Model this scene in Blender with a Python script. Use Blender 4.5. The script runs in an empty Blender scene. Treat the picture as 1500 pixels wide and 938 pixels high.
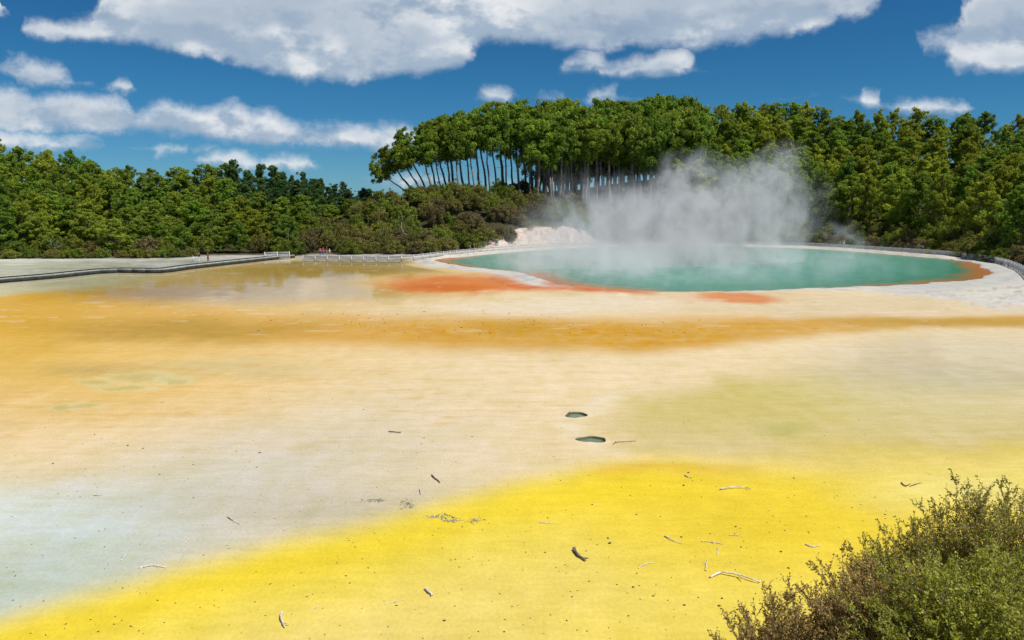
import bpy, bmesh, math, random
import numpy as np
from mathutils import Vector, Matrix

SC = bpy.context.scene
COL = SC.collection
R = math.radians
rng = np.random.default_rng(7)
random.seed(7)

# ------------------------------------------------------------------ camera
F, CX, CY, HZ, CAMH = 1167.0, 750.0, 469.0, 300.0, 10.7
PITCH = math.atan((CY - HZ) / F)
cp, sp = math.cos(PITCH), math.sin(PITCH)
cam = bpy.data.cameras.new("camera")
cam.sensor_width = 36.0
cam.lens = F / 1500.0 * 36.0
cam.clip_start, cam.clip_end = 0.1, 30000
camo = bpy.data.objects.new("camera", cam)
camo.location = (0, 0, CAMH)
camo.rotation_euler = (math.pi / 2 - PITCH, 0, 0)
COL.objects.link(camo)
SC.camera = camo

def at(px, py, z=0.0):
    """ground survey: sight line of the photograph met with the level z"""
    a = (CY - py) / F
    dy, dz = cp + a * sp, -sp + a * cp
    t = (z - CAMH) / dz
    return np.array([(px - CX) / F * t, dy * t, z])

def at_d(px, py, y):
    """point on a sight line at depth y"""
    a = (CY - py) / F
    dy, dz = cp + a * sp, -sp + a * cp
    t = y / dy
    return np.array([(px - CX) / F * t, y, CAMH + dz * t])

def chart(x, y, z):
    dep = np.maximum(y * cp + (CAMH - z) * sp, 0.5)
    up = y * sp - (CAMH - z) * cp
    return CX + F * x / dep, CY - F * up / dep

# ------------------------------------------------------------------ light
SUN = Vector((0.44, -0.22, 0.87)).normalized()
SUN_EL = math.asin(SUN.z)
SUN_AZ = math.atan2(SUN.x, SUN.y)
sun = bpy.data.lights.new("sun", 'SUN')
sun.energy = 5.0
sun.angle = R(0.53)
sun.color = (1.0, 0.955, 0.89)
suno = bpy.data.objects.new("sun", sun)
suno.rotation_euler = SUN.to_track_quat('Z', 'Y').to_euler()
suno.location = (40, -20, 80)
COL.objects.link(suno)

SC.view_settings.view_transform = 'Standard'
SC.view_settings.look = 'None'
SC.view_settings.exposure = 0.0
SC.view_settings.gamma = 1.0
SC.view_settings.use_curve_mapping = False
SC.render.engine = 'CYCLES'
cy = SC.cycles
cy.max_bounces = 6
cy.diffuse_bounces = 3
cy.glossy_bounces = 3
cy.transparent_max_bounces = 8
cy.volume_bounces = 1
cy.use_denoising = True
cy.volume_step_rate = 0.28
cy.volume_max_steps = 160
cy.sample_clamp_indirect = 6.0

# ------------------------------------------------------------------ node helpers
class NT:
    def __init__(s, tree):
        s.t = tree
        s.n = tree.nodes
        s.l = tree.links
    def node(s, kind, **kw):
        n = s.n.new(kind)
        for k, v in kw.items():
            setattr(n, k, v)
        return n
    def put(s, sock, v):
        if isinstance(v, bpy.types.NodeSocket):
            s.l.new(v, sock)
        elif v is not None:
            sock.default_value = v
    def math(s, op, a, b=None, c=None, clamp=False):
        n = s.node('ShaderNodeMath', operation=op, use_clamp=clamp)
        for i, v in enumerate((a, b, c)):
            if v is not None:
                s.put(n.inputs[i], v)
        return n.outputs[0]
    def vmath(s, op, a, b=None, out=0):
        n = s.node('ShaderNodeVectorMath', operation=op)
        s.put(n.inputs[0], a)
        if b is not None:
            if op == 'SCALE':
                s.put(n.inputs['Scale'], b)
            else:
                s.put(n.inputs[1], b)
        return n.outputs[out]
    def mix(s, f, a, b, kind='MIX'):
        n = s.node('ShaderNodeMix', data_type='RGBA', blend_type=kind)
        s.put(n.inputs[0], f)
        s.put(n.inputs[6], a)
        s.put(n.inputs[7], b)
        return n.outputs[2]
    def noise(s, vec, scale, detail=4, rough=0.55, dist=0.0, out='Fac', dim='3D'):
        n = s.node('ShaderNodeTexNoise', noise_dimensions=dim)
        if vec is not None:
            s.l.new(vec, n.inputs['Vector'])
        n.inputs['Scale'].default_value = scale
        n.inputs['Detail'].default_value = detail
        n.inputs['Roughness'].default_value = rough
        n.inputs['Distortion'].default_value = dist
        return n.outputs[out]
    def remap(s, v, a, b, c=0.0, d=1.0, smooth=True):
        n = s.node('ShaderNodeMapRange', interpolation_type='SMOOTHSTEP' if smooth else 'LINEAR')
        s.put(n.inputs[0], v)
        for i, q in enumerate((a, b, c, d)):
            s.put(n.inputs[i + 1], q)
        return n.outputs[0]
    def comb(s, x, y, z):
        n = s.node('ShaderNodeCombineXYZ')
        for i, v in enumerate((x, y, z)):
            s.put(n.inputs[i], v)
        return n.outputs[0]

def lin(c):
    c = np.asarray(c, float) / 255.0
    return np.where(c <= 0.04045, c / 12.92, ((c + 0.055) / 1.055) ** 2.4)

def rgba(c):
    return tuple(float(q) for q in c) + (1.0,)

def material(name, color, rough=0.7, var=0.0, nscale=3.0, spec=0.3, bump=0.0, color2=None, metal=0.0, objrand=0.0, coords='Object'):
    m = bpy.data.materials.new(name)
    m.use_nodes = True
    N = NT(m.node_tree)
    b = N.n['Principled BSDF']
    b.inputs['Roughness'].default_value = rough
    b.inputs['Specular IOR Level'].default_value = spec
    b.inputs['Metallic'].default_value = metal
    tc = N.node('ShaderNodeTexCoord').outputs[coords]
    f = N.noise(tc, nscale, 5, 0.6)
    c2 = color2 if color2 is not None else tuple(q * (1 - var) for q in color)
    c = N.mix(N.remap(f, 0.35, 0.65), rgba(color), rgba(c2))
    if objrand:
        oi = N.node('ShaderNodeObjectInfo').outputs['Random']
        h = N.node('ShaderNodeHueSaturation')
        N.put(h.inputs['Value'], N.remap(oi, 0, 1, 1 - objrand, 1 + objrand, False))
        N.put(h.inputs['Color'], c)
        c = h.outputs[0]
    N.put(b.inputs['Base Color'], c)
    if bump:
        bn = N.node('ShaderNodeBump')
        bn.inputs['Strength'].default_value = bump
        bn.inputs['Distance'].default_value = 0.02
        N.put(bn.inputs['Height'], f)
        N.put(b.inputs['Normal'], bn.outputs[0])
    return m

# ------------------------------------------------------------------ sky with clouds
world = bpy.data.worlds.new("World")
SC.world = world
world.use_nodes = True
W = NT(world.node_tree)
W.n.clear()
SKY_STRENGTH = 0.10
sky = W.node('ShaderNodeTexSky', sky_type='NISHITA')
sky.sun_disc = False
sky.sun_elevation = SUN_EL
sky.sun_rotation = SUN_AZ
sky.altitude = 1500
sky.air_density = 1.0
sky.dust_density = 0.0
sky.ozone_density = 3.0
direc = W.node('ShaderNodeTexCoord').outputs['Generated']

# cumulus banks: for each bank the upper and the lower outline, elevation over bearing
def sky_el(py):
    a = (CY - py) / F
    return (-sp + a * cp) / (cp + a * sp)
def sky_br(px):
    return (px - CX) / F / 1.0
BANKS = [
    dict(top=[(-60, -60), (34, -20), (50, 66), (64, 36), (90, 30), (140, 26), (170, 4), (215, -60), (1270, -40), (1292, 60), (1312, 52), (1330, 48), (1365, 44), (1380, 16), (1402, -14), (1440, -40), (1560, -40)],
         bot=[(-60, 34), (0, 30), (34, 20), (50, 10), (64, 50), (100, 56), (170, 62), (250, 70), (330, 86), (390, 106), (450, 115), (530, 119), (600, 112), (650, 102), (680, 86), (700, 66), (725, 60), (765, 66), (850, 76), (950, 70), (1050, 64), (1150, 50), (1220, 30), (1270, 2), (1292, -30), (1312, 72), (1340, 80), (1390, 104), (1450, 103), (1560, 96)]),
    dict(top=[(-60, 118), (0, 122), (50, 126), (100, 140), (150, 140), (200, 154), (216, 166), (255, 152), (300, 160), (332, 154), (354, 162), (370, 170), (400, 167), (450, 178), (500, 186), (560, 184), (600, 186), (640, 204), (700, 222), (795, 120), (810, 98), (832, 76), (862, 70), (884, 78), (896, 94), (930, 78), (965, 70), (1000, 90), (1012, 110), (1560, 130)],
         bot=[(-60, 186), (0, 190), (100, 195), (200, 197), (300, 204), (400, 214), (500, 216), (560, 220), (600, 219), (640, 208), (700, 200), (795, 110), (810, 104), (850, 106), (884, 102), (896, 112), (950, 112), (1000, 100), (1012, 96), (1560, 110)]),
    dict(top=[(-60, 120), (8, 108), (28, 94), (50, 86), (80, 88), (110, 100), (138, 122), (165, 132), (180, 123), (200, 124), (210, 134), (290, 240), (310, 226), (340, 222), (375, 228), (388, 238), (400, 230), (440, 226), (468, 234), (485, 250), (700, 148), (716, 135), (740, 136), (752, 148), (770, 136), (815, 133), (828, 148), (862, 146), (880, 130), (904, 124), (918, 142), (950, 150), (1235, 150), (1250, 138), (1280, 138), (1290, 160), (1308, 151), (1350, 147), (1395, 150), (1408, 164), (1560, 170)],
         bot=[(-60, 110), (8, 104), (28, 108), (60, 124), (100, 128), (138, 127), (165, 124), (180, 132), (200, 133), (210, 126), (290, 234), (310, 240), (375, 243), (388, 234), (400, 244), (468, 249), (485, 242), (700, 140), (716, 145), (740, 146), (752, 140), (770, 147), (815, 149), (828, 140), (862, 148), (904, 150), (918, 140), (950, 140), (1235, 142), (1250, 149), (1280, 149), (1290, 152), (1308, 164), (1395, 168), (1408, 160), (1560, 160)]),
    dict(top=[(-60, 186), (0, 190), (40, 188), (80, 196), (130, 204), (166, 206), (180, 222), (240, 222), (252, 213), (280, 215), (285, 222), (292, 214), (330, 213), (340, 222), (480, 268), (560, 262), (610, 258), (660, 272), (1560, 275)],
         bot=[(-60, 220), (0, 218), (80, 217), (140, 218), (166, 216), (180, 214), (240, 216), (252, 226), (280, 226), (285, 218), (292, 224), (330, 223), (340, 216), (480, 260), (560, 268), (610, 272), (660, 264), (1560, 265)]),
]
cg = bpy.data.node_groups.new("cloud_field", 'ShaderNodeTree')
cg.interface.new_socket("P", in_out='INPUT', socket_type='NodeSocketVector')
cg.interface.new_socket("D", in_out='OUTPUT', socket_type='NodeSocketFloat')
cg.interface.new_socket("L", in_out='OUTPUT', socket_type='NodeSocketFloat')
C = NT(cg)
gi = C.node('NodeGroupInput')
go = C.node('NodeGroupOutput')
P = gi.outputs[0]
wa = C.vmath('SUBTRACT', C.noise(P, 13, 2, 0.5, out='Color', dim='2D'), (0.5, 0.5, 0.5))
wb = C.vmath('SUBTRACT', C.noise(P, 48, 3, 0.6, out='Color', dim='2D'), (0.5, 0.5, 0.5))
Pw = C.vmath('ADD', P, C.vmath('ADD', C.vmath('MULTIPLY', wa, (0.06, 0.014, 0)), C.vmath('MULTIPLY', wb, (0.022, 0.014, 0))))
wx = C.node('ShaderNodeSeparateXYZ')
C.put(wx.inputs[0], Pw)
B0, B1, E0, E1 = -0.72, 0.72, -0.02, 0.36
tpar = C.math('MULTIPLY_ADD', wx.outputs[0], 1 / (B1 - B0), -B0 / (B1 - B0))
def curve(pts):
    n = C.node('ShaderNodeFloatCurve')
    c = n.mapping.curves[0]
    n.mapping.use_clip = False
    while len(c.points) > 2:
        c.points.remove(c.points[1])
    vals = [((sky_br(px) - B0) / (B1 - B0), (sky_el(py) - E0) / (E1 - E0)) for px, py in pts]
    c.points[0].location, c.points[-1].location = vals[0], vals[-1]
    for v in vals[1:-1]:
        c.points.new(*v)
    for p_ in c.points:
        p_.handle_type = 'AUTO_CLAMPED'
    n.mapping.update()
    C.put(n.inputs['Value'], tpar)
    return C.math('MULTIPLY_ADD', n.outputs[0], E1 - E0, E0)
acc = rel = None
for bk in BANKS:
    hi, lo = curve(bk['top']), curve(bk['bot'])
    up = C.math('SUBTRACT', hi, wx.outputs[1])
    dn = C.math('SUBTRACT', wx.outputs[1], lo)
    v = C.math('MULTIPLY', C.math('MINIMUM', up, C.math('MULTIPLY', dn, 1.4)), 52.0)
    rk = C.math('DIVIDE', dn, C.math('MAXIMUM', C.math('ADD', up, dn), .012))
    if acc is None:
        acc, rel = v, rk
    else:
        g_ = C.math('GREATER_THAN', v, acc)
        rel = C.math('MULTIPLY_ADD', C.math('SUBTRACT', rk, rel), g_, rel)
        acc = C.math('MAXIMUM', acc, v)
acc = C.math('MINIMUM', acc, 0.9)
billow = C.noise(C.vmath('MULTIPLY', P, (1, 1.7, 1)), 11, 7, 0.57, dim='2D')
billow2 = C.noise(C.vmath('MULTIPLY', C.vmath('ADD', P, (0.010, 0.020, 0)), (1, 1.7, 1)), 11, 4, 0.57, dim='2D')
C.put(go.inputs[0], C.math('ADD', acc, C.math('MULTIPLY_ADD', billow, 1.55, -0.57)))
C.put(go.inputs[1], C.math('MULTIPLY_ADD', C.math('SUBTRACT', billow, billow2), 3.2, C.math('MINIMUM', C.math('MAXIMUM', rel, 0.0), 1.0)))

sx = W.node('ShaderNodeSeparateXYZ')
W.put(sx.inputs[0], direc)
ysafe = W.math('MAXIMUM', sx.outputs[1], 0.08)
Pc = W.comb(W.math('DIVIDE', sx.outputs[0], ysafe), W.math('DIVIDE', sx.outputs[2], ysafe), 0.0)
gnode = W.node('ShaderNodeGroup')
gnode.node_tree = cg
W.put(gnode.inputs[0], Pc)
d0 = gnode.outputs[0]
# the same kind of broken cumulus over the rest of the dome
zs = W.math('MAXIMUM', sx.outputs[2], 0.06)
Pd = W.comb(W.math('DIVIDE', sx.outputs[0], zs), W.math('DIVIDE', sx.outputs[1], zs), 0.0)
dome = W.math('MULTIPLY_ADD', W.noise(Pd, 0.9, 5, 0.58, dim='2D'), 5.0, -2.75)
front = W.math('MULTIPLY', W.remap(sx.outputs[1], 0.25, 0.45), W.remap(sx.outputs[2], 0.62, 0.42))
front = W.math('MULTIPLY', front, W.remap(W.math('ABSOLUTE', Pc.node.inputs[0].links[0].from_socket), 0.95, 0.75))
dens = W.math('ADD', W.math('MULTIPLY', d0, front), W.math('MULTIPLY', dome, W.math('SUBTRACT', 1.0, front)))
soft = W.noise(W.vmath('MULTIPLY', Pc, (1, 2.2, 1)), 5.0, 3, .5, dim='2D')
alpha = W.math('MULTIPLY', W.remap(dens, -0.22, 1.12), W.remap(soft, .25, .55, .86, 1.0))
lit = W.remap(gnode.outputs[1], -0.15, 0.85)
thick = W.remap(dens, 0.45, 1.35)
ccol = W.mix(lit, rgba(lin((164, 182, 202))), rgba(lin((232, 235, 238))))
ccol = W.mix(W.math('MULTIPLY', W.math('MULTIPLY', thick, W.remap(soft, .62, .38)), 0.75), ccol, rgba(lin((170, 186, 203))))
ccol = W.mix(1.0, ccol, (1 / SKY_STRENGTH,) * 3 + (1,), 'MULTIPLY')
hs = W.node('ShaderNodeHueSaturation')
hs.inputs['Saturation'].default_value = 1.12
hs.inputs['Value'].default_value = 1.0
W.put(hs.inputs['Color'], sky.outputs[0])
gam = W.node('ShaderNodeGamma')
gam.inputs[1].default_value = 1.1
W.put(gam.inputs[0], hs.outputs[0])
skycol = W.mix(1.0, gam.outputs[0], (0.165, 0.435, 0.547, 1), 'MULTIPLY')
skycol = W.mix(1.0, skycol, W.mix(W.remap(sx.outputs[2], 0.0, 0.16), (1.25, .92, 1.06, 1), (1, 1, 1, 1)), 'MULTIPLY')
fin = W.mix(W.math('MULTIPLY', alpha, 0.97), skycol, ccol)
bg = W.node('ShaderNodeBackground')
bg.inputs['Strength'].default_value = SKY_STRENGTH
W.put(bg.inputs[0], fin)
wo = W.node('ShaderNodeOutputWorld')
W.put(wo.inputs[0], bg.outputs[0])
world.cycles.sampling_method = 'MANUAL'
world.cycles.sample_map_resolution = 256

# ------------------------------------------------------------------ object helpers
def link(o, parent=None):
    COL.objects.link(o)
    if parent is not None:
        o.parent = parent
    return o

def mesh_np(name, verts, faces, mat=None, smooth=False):
    me = bpy.data.meshes.new(name)
    verts = np.ascontiguousarray(verts, np.float32)
    faces = np.ascontiguousarray(faces, np.int32)
    n = faces.shape[1]
    me.vertices.add(len(verts))
    me.vertices.foreach_set('co', verts.ravel())
    me.loops.add(faces.size)
    me.loops.foreach_set('vertex_index', faces.ravel())
    me.polygons.add(len(faces))
    me.polygons.foreach_set('loop_start', np.arange(0, faces.size, n, dtype=np.int32))
    me.update(calc_edges=True)
    if smooth:
        me.polygons.foreach_set('use_smooth', np.ones(len(faces), bool))
    if mat is not None:
        me.materials.append(mat)
    return me

def add(name, me, parent=None, label=None, cat=None, group=None, kind=None, loc=None):
    o = bpy.data.objects.new(name, me)
    link(o, parent)
    if loc is not None:
        o.location = loc
    tag(o, label, cat, group, kind)
    return o

def tag(o, label=None, cat=None, group=None, kind=None):
    for k, v in (('label', label), ('category', cat), ('group', group), ('kind', kind)):
        if v:
            o[k] = v
    return o

class MB:
    """collects quads"""
    def __init__(s):
        s.v, s.f, s.n = [], [], 0
    def raw(s, v, f):
        s.v.append(np.asarray(v, float))
        s.f.append(np.asarray(f, int) + s.n)
        s.n += len(v)
    def box(s, c, ax, ay, az):
        c, ax, ay, az = (np.asarray(q, float) for q in (c, ax, ay, az))
        v = [c + i * ax + j * ay + k * az for k in (-1, 1) for j in (-1, 1) for i in (-1, 1)]
        s.raw(v, [(0, 2, 3, 1), (4, 5, 7, 6), (0, 1, 5, 4), (2, 6, 7, 3), (0, 4, 6, 2), (1, 3, 7, 5)])
    def tube(s, pts, rad, sides=6, jit=0.0):
        pts = np.asarray(pts, float)
        rad = np.broadcast_to(np.asarray(rad, float), (len(pts),))
        tan = np.gradient(pts, axis=0)
        tan /= np.linalg.norm(tan, axis=1)[:, None] + 1e-9
        ref = np.array([0.31, 0.17, 0.93]) if abs(tan[0][2]) < 0.8 else np.array([0.93, 0.21, 0.1])
        a = np.cross(tan, ref)
        a /= np.linalg.norm(a, axis=1)[:, None] + 1e-9
        b = np.cross(tan, a)
        th = np.linspace(0, 2 * np.pi, sides, endpoint=False)
        rr = rad[:, None] * (1 + jit * rng.normal(size=(len(pts), sides)))
        v = pts[:, None, :] + rr[:, :, None] * (np.cos(th)[None, :, None] * a[:, None, :] + np.sin(th)[None, :, None] * b[:, None, :])
        i = np.arange(len(pts) - 1)[:, None] * sides
        j = np.arange(sides)[None, :]
        k = (j + 1) % sides
        f = np.stack([i + j, i + k, i + k + sides, i + j + sides], -1).reshape(-1, 4)
        base = len(pts) * sides
        v = v.reshape(-1, 3)
        caps = []
        v = np.vstack([v, pts[:1], pts[-1:]])
        for q in range(0, sides, 2):
            caps.append((base, (q + 2) % sides, (q + 1) % sides, q))
            o = base - sides
            caps.append((base + 1, o + q, o + (q + 1) % sides, o + (q + 2) % sides))
        s.raw(v, np.vstack([f, np.array(caps)]))
    def mesh(s, name, mat=None, smooth=False):
        return mesh_np(name, np.vstack(s.v), np.vstack(s.f), mat, smooth)

def sm(a, b, x):
    t = np.clip((x - a) / (b - a), 0, 1)
    return t * t * (3 - 2 * t)

def hash2(ix, iy, seed):
    h = (ix.astype(np.int64) * 374761393 + iy.astype(np.int64) * 668265263 + seed * 974711) & 0x7fffffff
    h = ((h ^ (h >> 13)) * 1274126177) & 0x7fffffff
    h = (h ^ (h >> 16)) & 0xffffff
    return h / float(0xffffff)

def vnoise(x, y, seed=0):
    ix, iy = np.floor(x), np.floor(y)
    fx, fy = x - ix, y - iy
    fx, fy = fx * fx * (3 - 2 * fx), fy * fy * (3 - 2 * fy)
    ix, iy = ix.astype(np.int64), iy.astype(np.int64)
    a, b = hash2(ix, iy, seed), hash2(ix + 1, iy, seed)
    c, d = hash2(ix, iy + 1, seed), hash2(ix + 1, iy + 1, seed)
    return (a + (b - a) * fx) * (1 - fy) + (c + (d - c) * fx) * fy

def fbm(x, y, seed=0, octv=4):
    s, amp, tot = 0, 1.0, 0
    for o in range(octv):
        s = s + amp * vnoise(x * 2 ** o + 17.3 * o, y * 2 ** o - 9.1 * o, seed + o)
        tot += amp
        amp *= 0.55
    return s / tot * 2 - 1

# ------------------------------------------------------------------ terrain
POOL_Z = 0.28
POOL_PX = [(636, 382), (650, 386), (690, 392), (740, 397), (765, 400), (790, 408), (820, 416), (870, 422), (940, 427), (1000, 428.5), (1060, 428), (1120, 426.5), (1200, 423), (1270, 420.5), (1355, 417), (1362, 414.5), (1400, 413),
           (1430, 410), (1438, 406), (1453, 401), (1447, 395), (1436, 392), (1432, 387), (1410, 383), (1380, 379.5), (1340, 376), (1290, 372), (1240, 368), (1180, 364.5), (1100, 362), (1000, 361), (900, 362), (840, 364), (780, 367.5), (720, 372.5), (680, 376.5), (650, 379)]
def catmull(pts, n, closed=True):
    pts = np.asarray(pts, float)
    m = len(pts)
    out = []
    for i in range(m if closed else m - 1):
        if closed:
            p0, p1, p2, p3 = (pts[(i + k) % m] for k in (-1, 0, 1, 2))
        else:
            p0, p1, p2, p3 = (pts[min(max(i + k, 0), m - 1)] for k in (-1, 0, 1, 2))
        for t in np.linspace(0, 1, n, endpoint=False):
            out.append(0.5 * ((2 * p1) + (p2 - p0) * t + (2 * p0 - 5 * p1 + 4 * p2 - p3) * t * t + (3 * p1 - p0 - 3 * p2 + p3) * t ** 3))
    if not closed:
        out.append(pts[-1])
    return np.array(out)
POOL = catmull([at(a, b, POOL_Z)[:2] for a, b in POOL_PX], 5)
POOL = POOL + 0.35 * np.stack([fbm(POOL[:, 0] * .3, POOL[:, 1] * .3, 3), fbm(POOL[:, 0] * .3, POOL[:, 1] * .3, 9)], -1)

def poly_sd(x, y, poly):
    """signed distance, negative inside"""
    best = np.full(x.shape, 1e9)
    inside = np.zeros(x.shape, bool)
    for i in range(len(poly)):
        a, b = poly[i], poly[(i + 1) % len(poly)]
        e = b - a
        t = np.clip(((x - a[0]) * e[0] + (y - a[1]) * e[1]) / (e @ e + 1e-12), 0, 1)
        best = np.minimum(best, (x - a[0] - t * e[0]) ** 2 + (y - a[1] - t * e[1]) ** 2)
        if a[1] != b[1]:
            cond = ((a[1] > y) != (b[1] > y)) & (x < (b[0] - a[0]) * (y - a[1]) / (b[1] - a[1]) + a[0])
            inside ^= cond
    d = np.sqrt(best)
    return np.where(inside, -d, d)

FOOT_U = [-700, -300, 0, 250, 300, 400, 440, 560, 640, 700, 780, 840, 900, 1000, 1100, 1250, 1350, 1450, 1500, 1600, 1900, 2300]
FOOT_D = [120, 140, 158, 161, 168, 172, 168, 165, 167, 176, 192, 202, 211, 216, 214, 193, 171, 149, 136, 118, 95, 80]
HILL_Z = [12, 12, 9, 7, 6, 6, 7, 11.5, 13, 13.5, 14, 15, 17, 21, 22, 23, 23, 23, 23, 23, 20, 16]
HILL_W = [90, 90, 85, 85, 85, 80, 60, 52, 46, 42, 38, 40, 45, 60, 65, 70, 78, 85, 90, 90, 90, 90]
HOLES = [(at(843, 608), 0.50, 0.66, 1.0), (at(866, 644), 0.62, 0.56, 2.0)]

def foot(u):
    return np.interp(u, FOOT_U, FOOT_D)

def height(x, y, fine=True):
    x, y = np.asarray(x, float), np.asarray(y, float)
    ys = np.maximum(y, 20.0)
    u = CX + F * x / ys
    d = np.where(y > 20, y, 20.0)
    f0 = np.interp(u, FOOT_U, FOOT_D)
    hz = np.interp(u, FOOT_U, HILL_Z)
    hw = np.interp(u, FOOT_U, HILL_W)
    s = sm(f0 - 3, f0 + hw, d)
    far = 1 - sm(f0 + hw + 25, f0 + hw + 260, d)
    z = hz * s * (0.15 + 0.85 * far)
    z = z + s * 0.9 * fbm(x * .06, y * .06, 11)
    # bare bank behind the pool
    bank = sm(690, 730, u) * (1 - sm(830, 890, u))
    z = z + bank * 3.0 * sm(f0 - 3.5, f0 + 4.5 + 2.0 * fbm(x * .25, y * .25, 5), d) * (1 - sm(f0 + 12, f0 + 34, d))
    # path level around the fence
    z = z + 0.45 * sm(150, 160, d) * sm(425, 470, u) * (1 - sm(f0, f0 + 6, d))
    # lookout bluff on which the picture was taken
    yy = y + 1.6 * fbm(x * .12, y * .12, 21) - 0.0016 * x * x * 0
    z = z + np.where(y < 24, 9.0 * (1 - sm(1.5, 13.0, yy)), 0)
    return z

nu = np.concatenate([np.linspace(-9000, -900, 14), np.linspace(-800, -70, 34), np.arange(-50, 1551, 2.5), np.linspace(1570, 2300, 34), np.linspace(2400, 10500, 14)])
nv = np.arange(944, 371, -1.8)
yrow = np.concatenate([np.linspace(-160, -6, 14), np.linspace(-4, 18.4, 42), [at(750, v)[1] for v in nv], np.linspace(186, 330, 74), np.geomspace(340, 12000, 26)])
tcol = (nu - CX) / F
YY, TT = np.meshgrid(yrow, tcol, indexing='ij')
XX = TT * np.maximum(YY, 18.5)
X, Y = XX.ravel(), YY.ravel()
Z = height(X, Y)
near = (Y > 80) & (Y < 230) & (np.abs(X) < 150)
SD = np.full(X.shape, 999.0)
SD[near] = poly_sd(X[near], Y[near], POOL)
# low sinter shoulder, then the basin under the water
U, V = chart(X, Y, np.zeros_like(X))
Z = np.where(SD < 60, np.maximum(Z, 0.20 * (1 - sm(2.0, 8.0, SD))), Z)
ter = sm(1280, 1420, U) * (1 - sm(10, 34, SD)) * sm(3, 6, SD)
Z = Z + np.where(SD < 60, ter * 0.16 * np.round(2.5 * (fbm(X * .12, Y * .2, 41) + 0.3)) / 2.0, 0)
Z = np.where(SD < 3.2, Z - 2.6 * sm(3.2, -1.0, SD), Z)
Z = Z + np.where((Y > 18) & (Y < 160), 0.012 * fbm(X * .5, Y * .5, 51, 3), 0)

def orange_edge(u, v):
    farw = .10 + sm(1370, 1430, u) + (1 - sm(645, 720, u))
    nearw = np.interp(u, [640, 700, 760, 785, 950, 975, 1240, 1262, 1350, 1395, 1440], [1, .25, .1, .95, .9, .15, .1, .5, .75, .8, 1])
    return np.clip(np.where(v < 395, farw, nearw), 0, 1)

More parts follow.
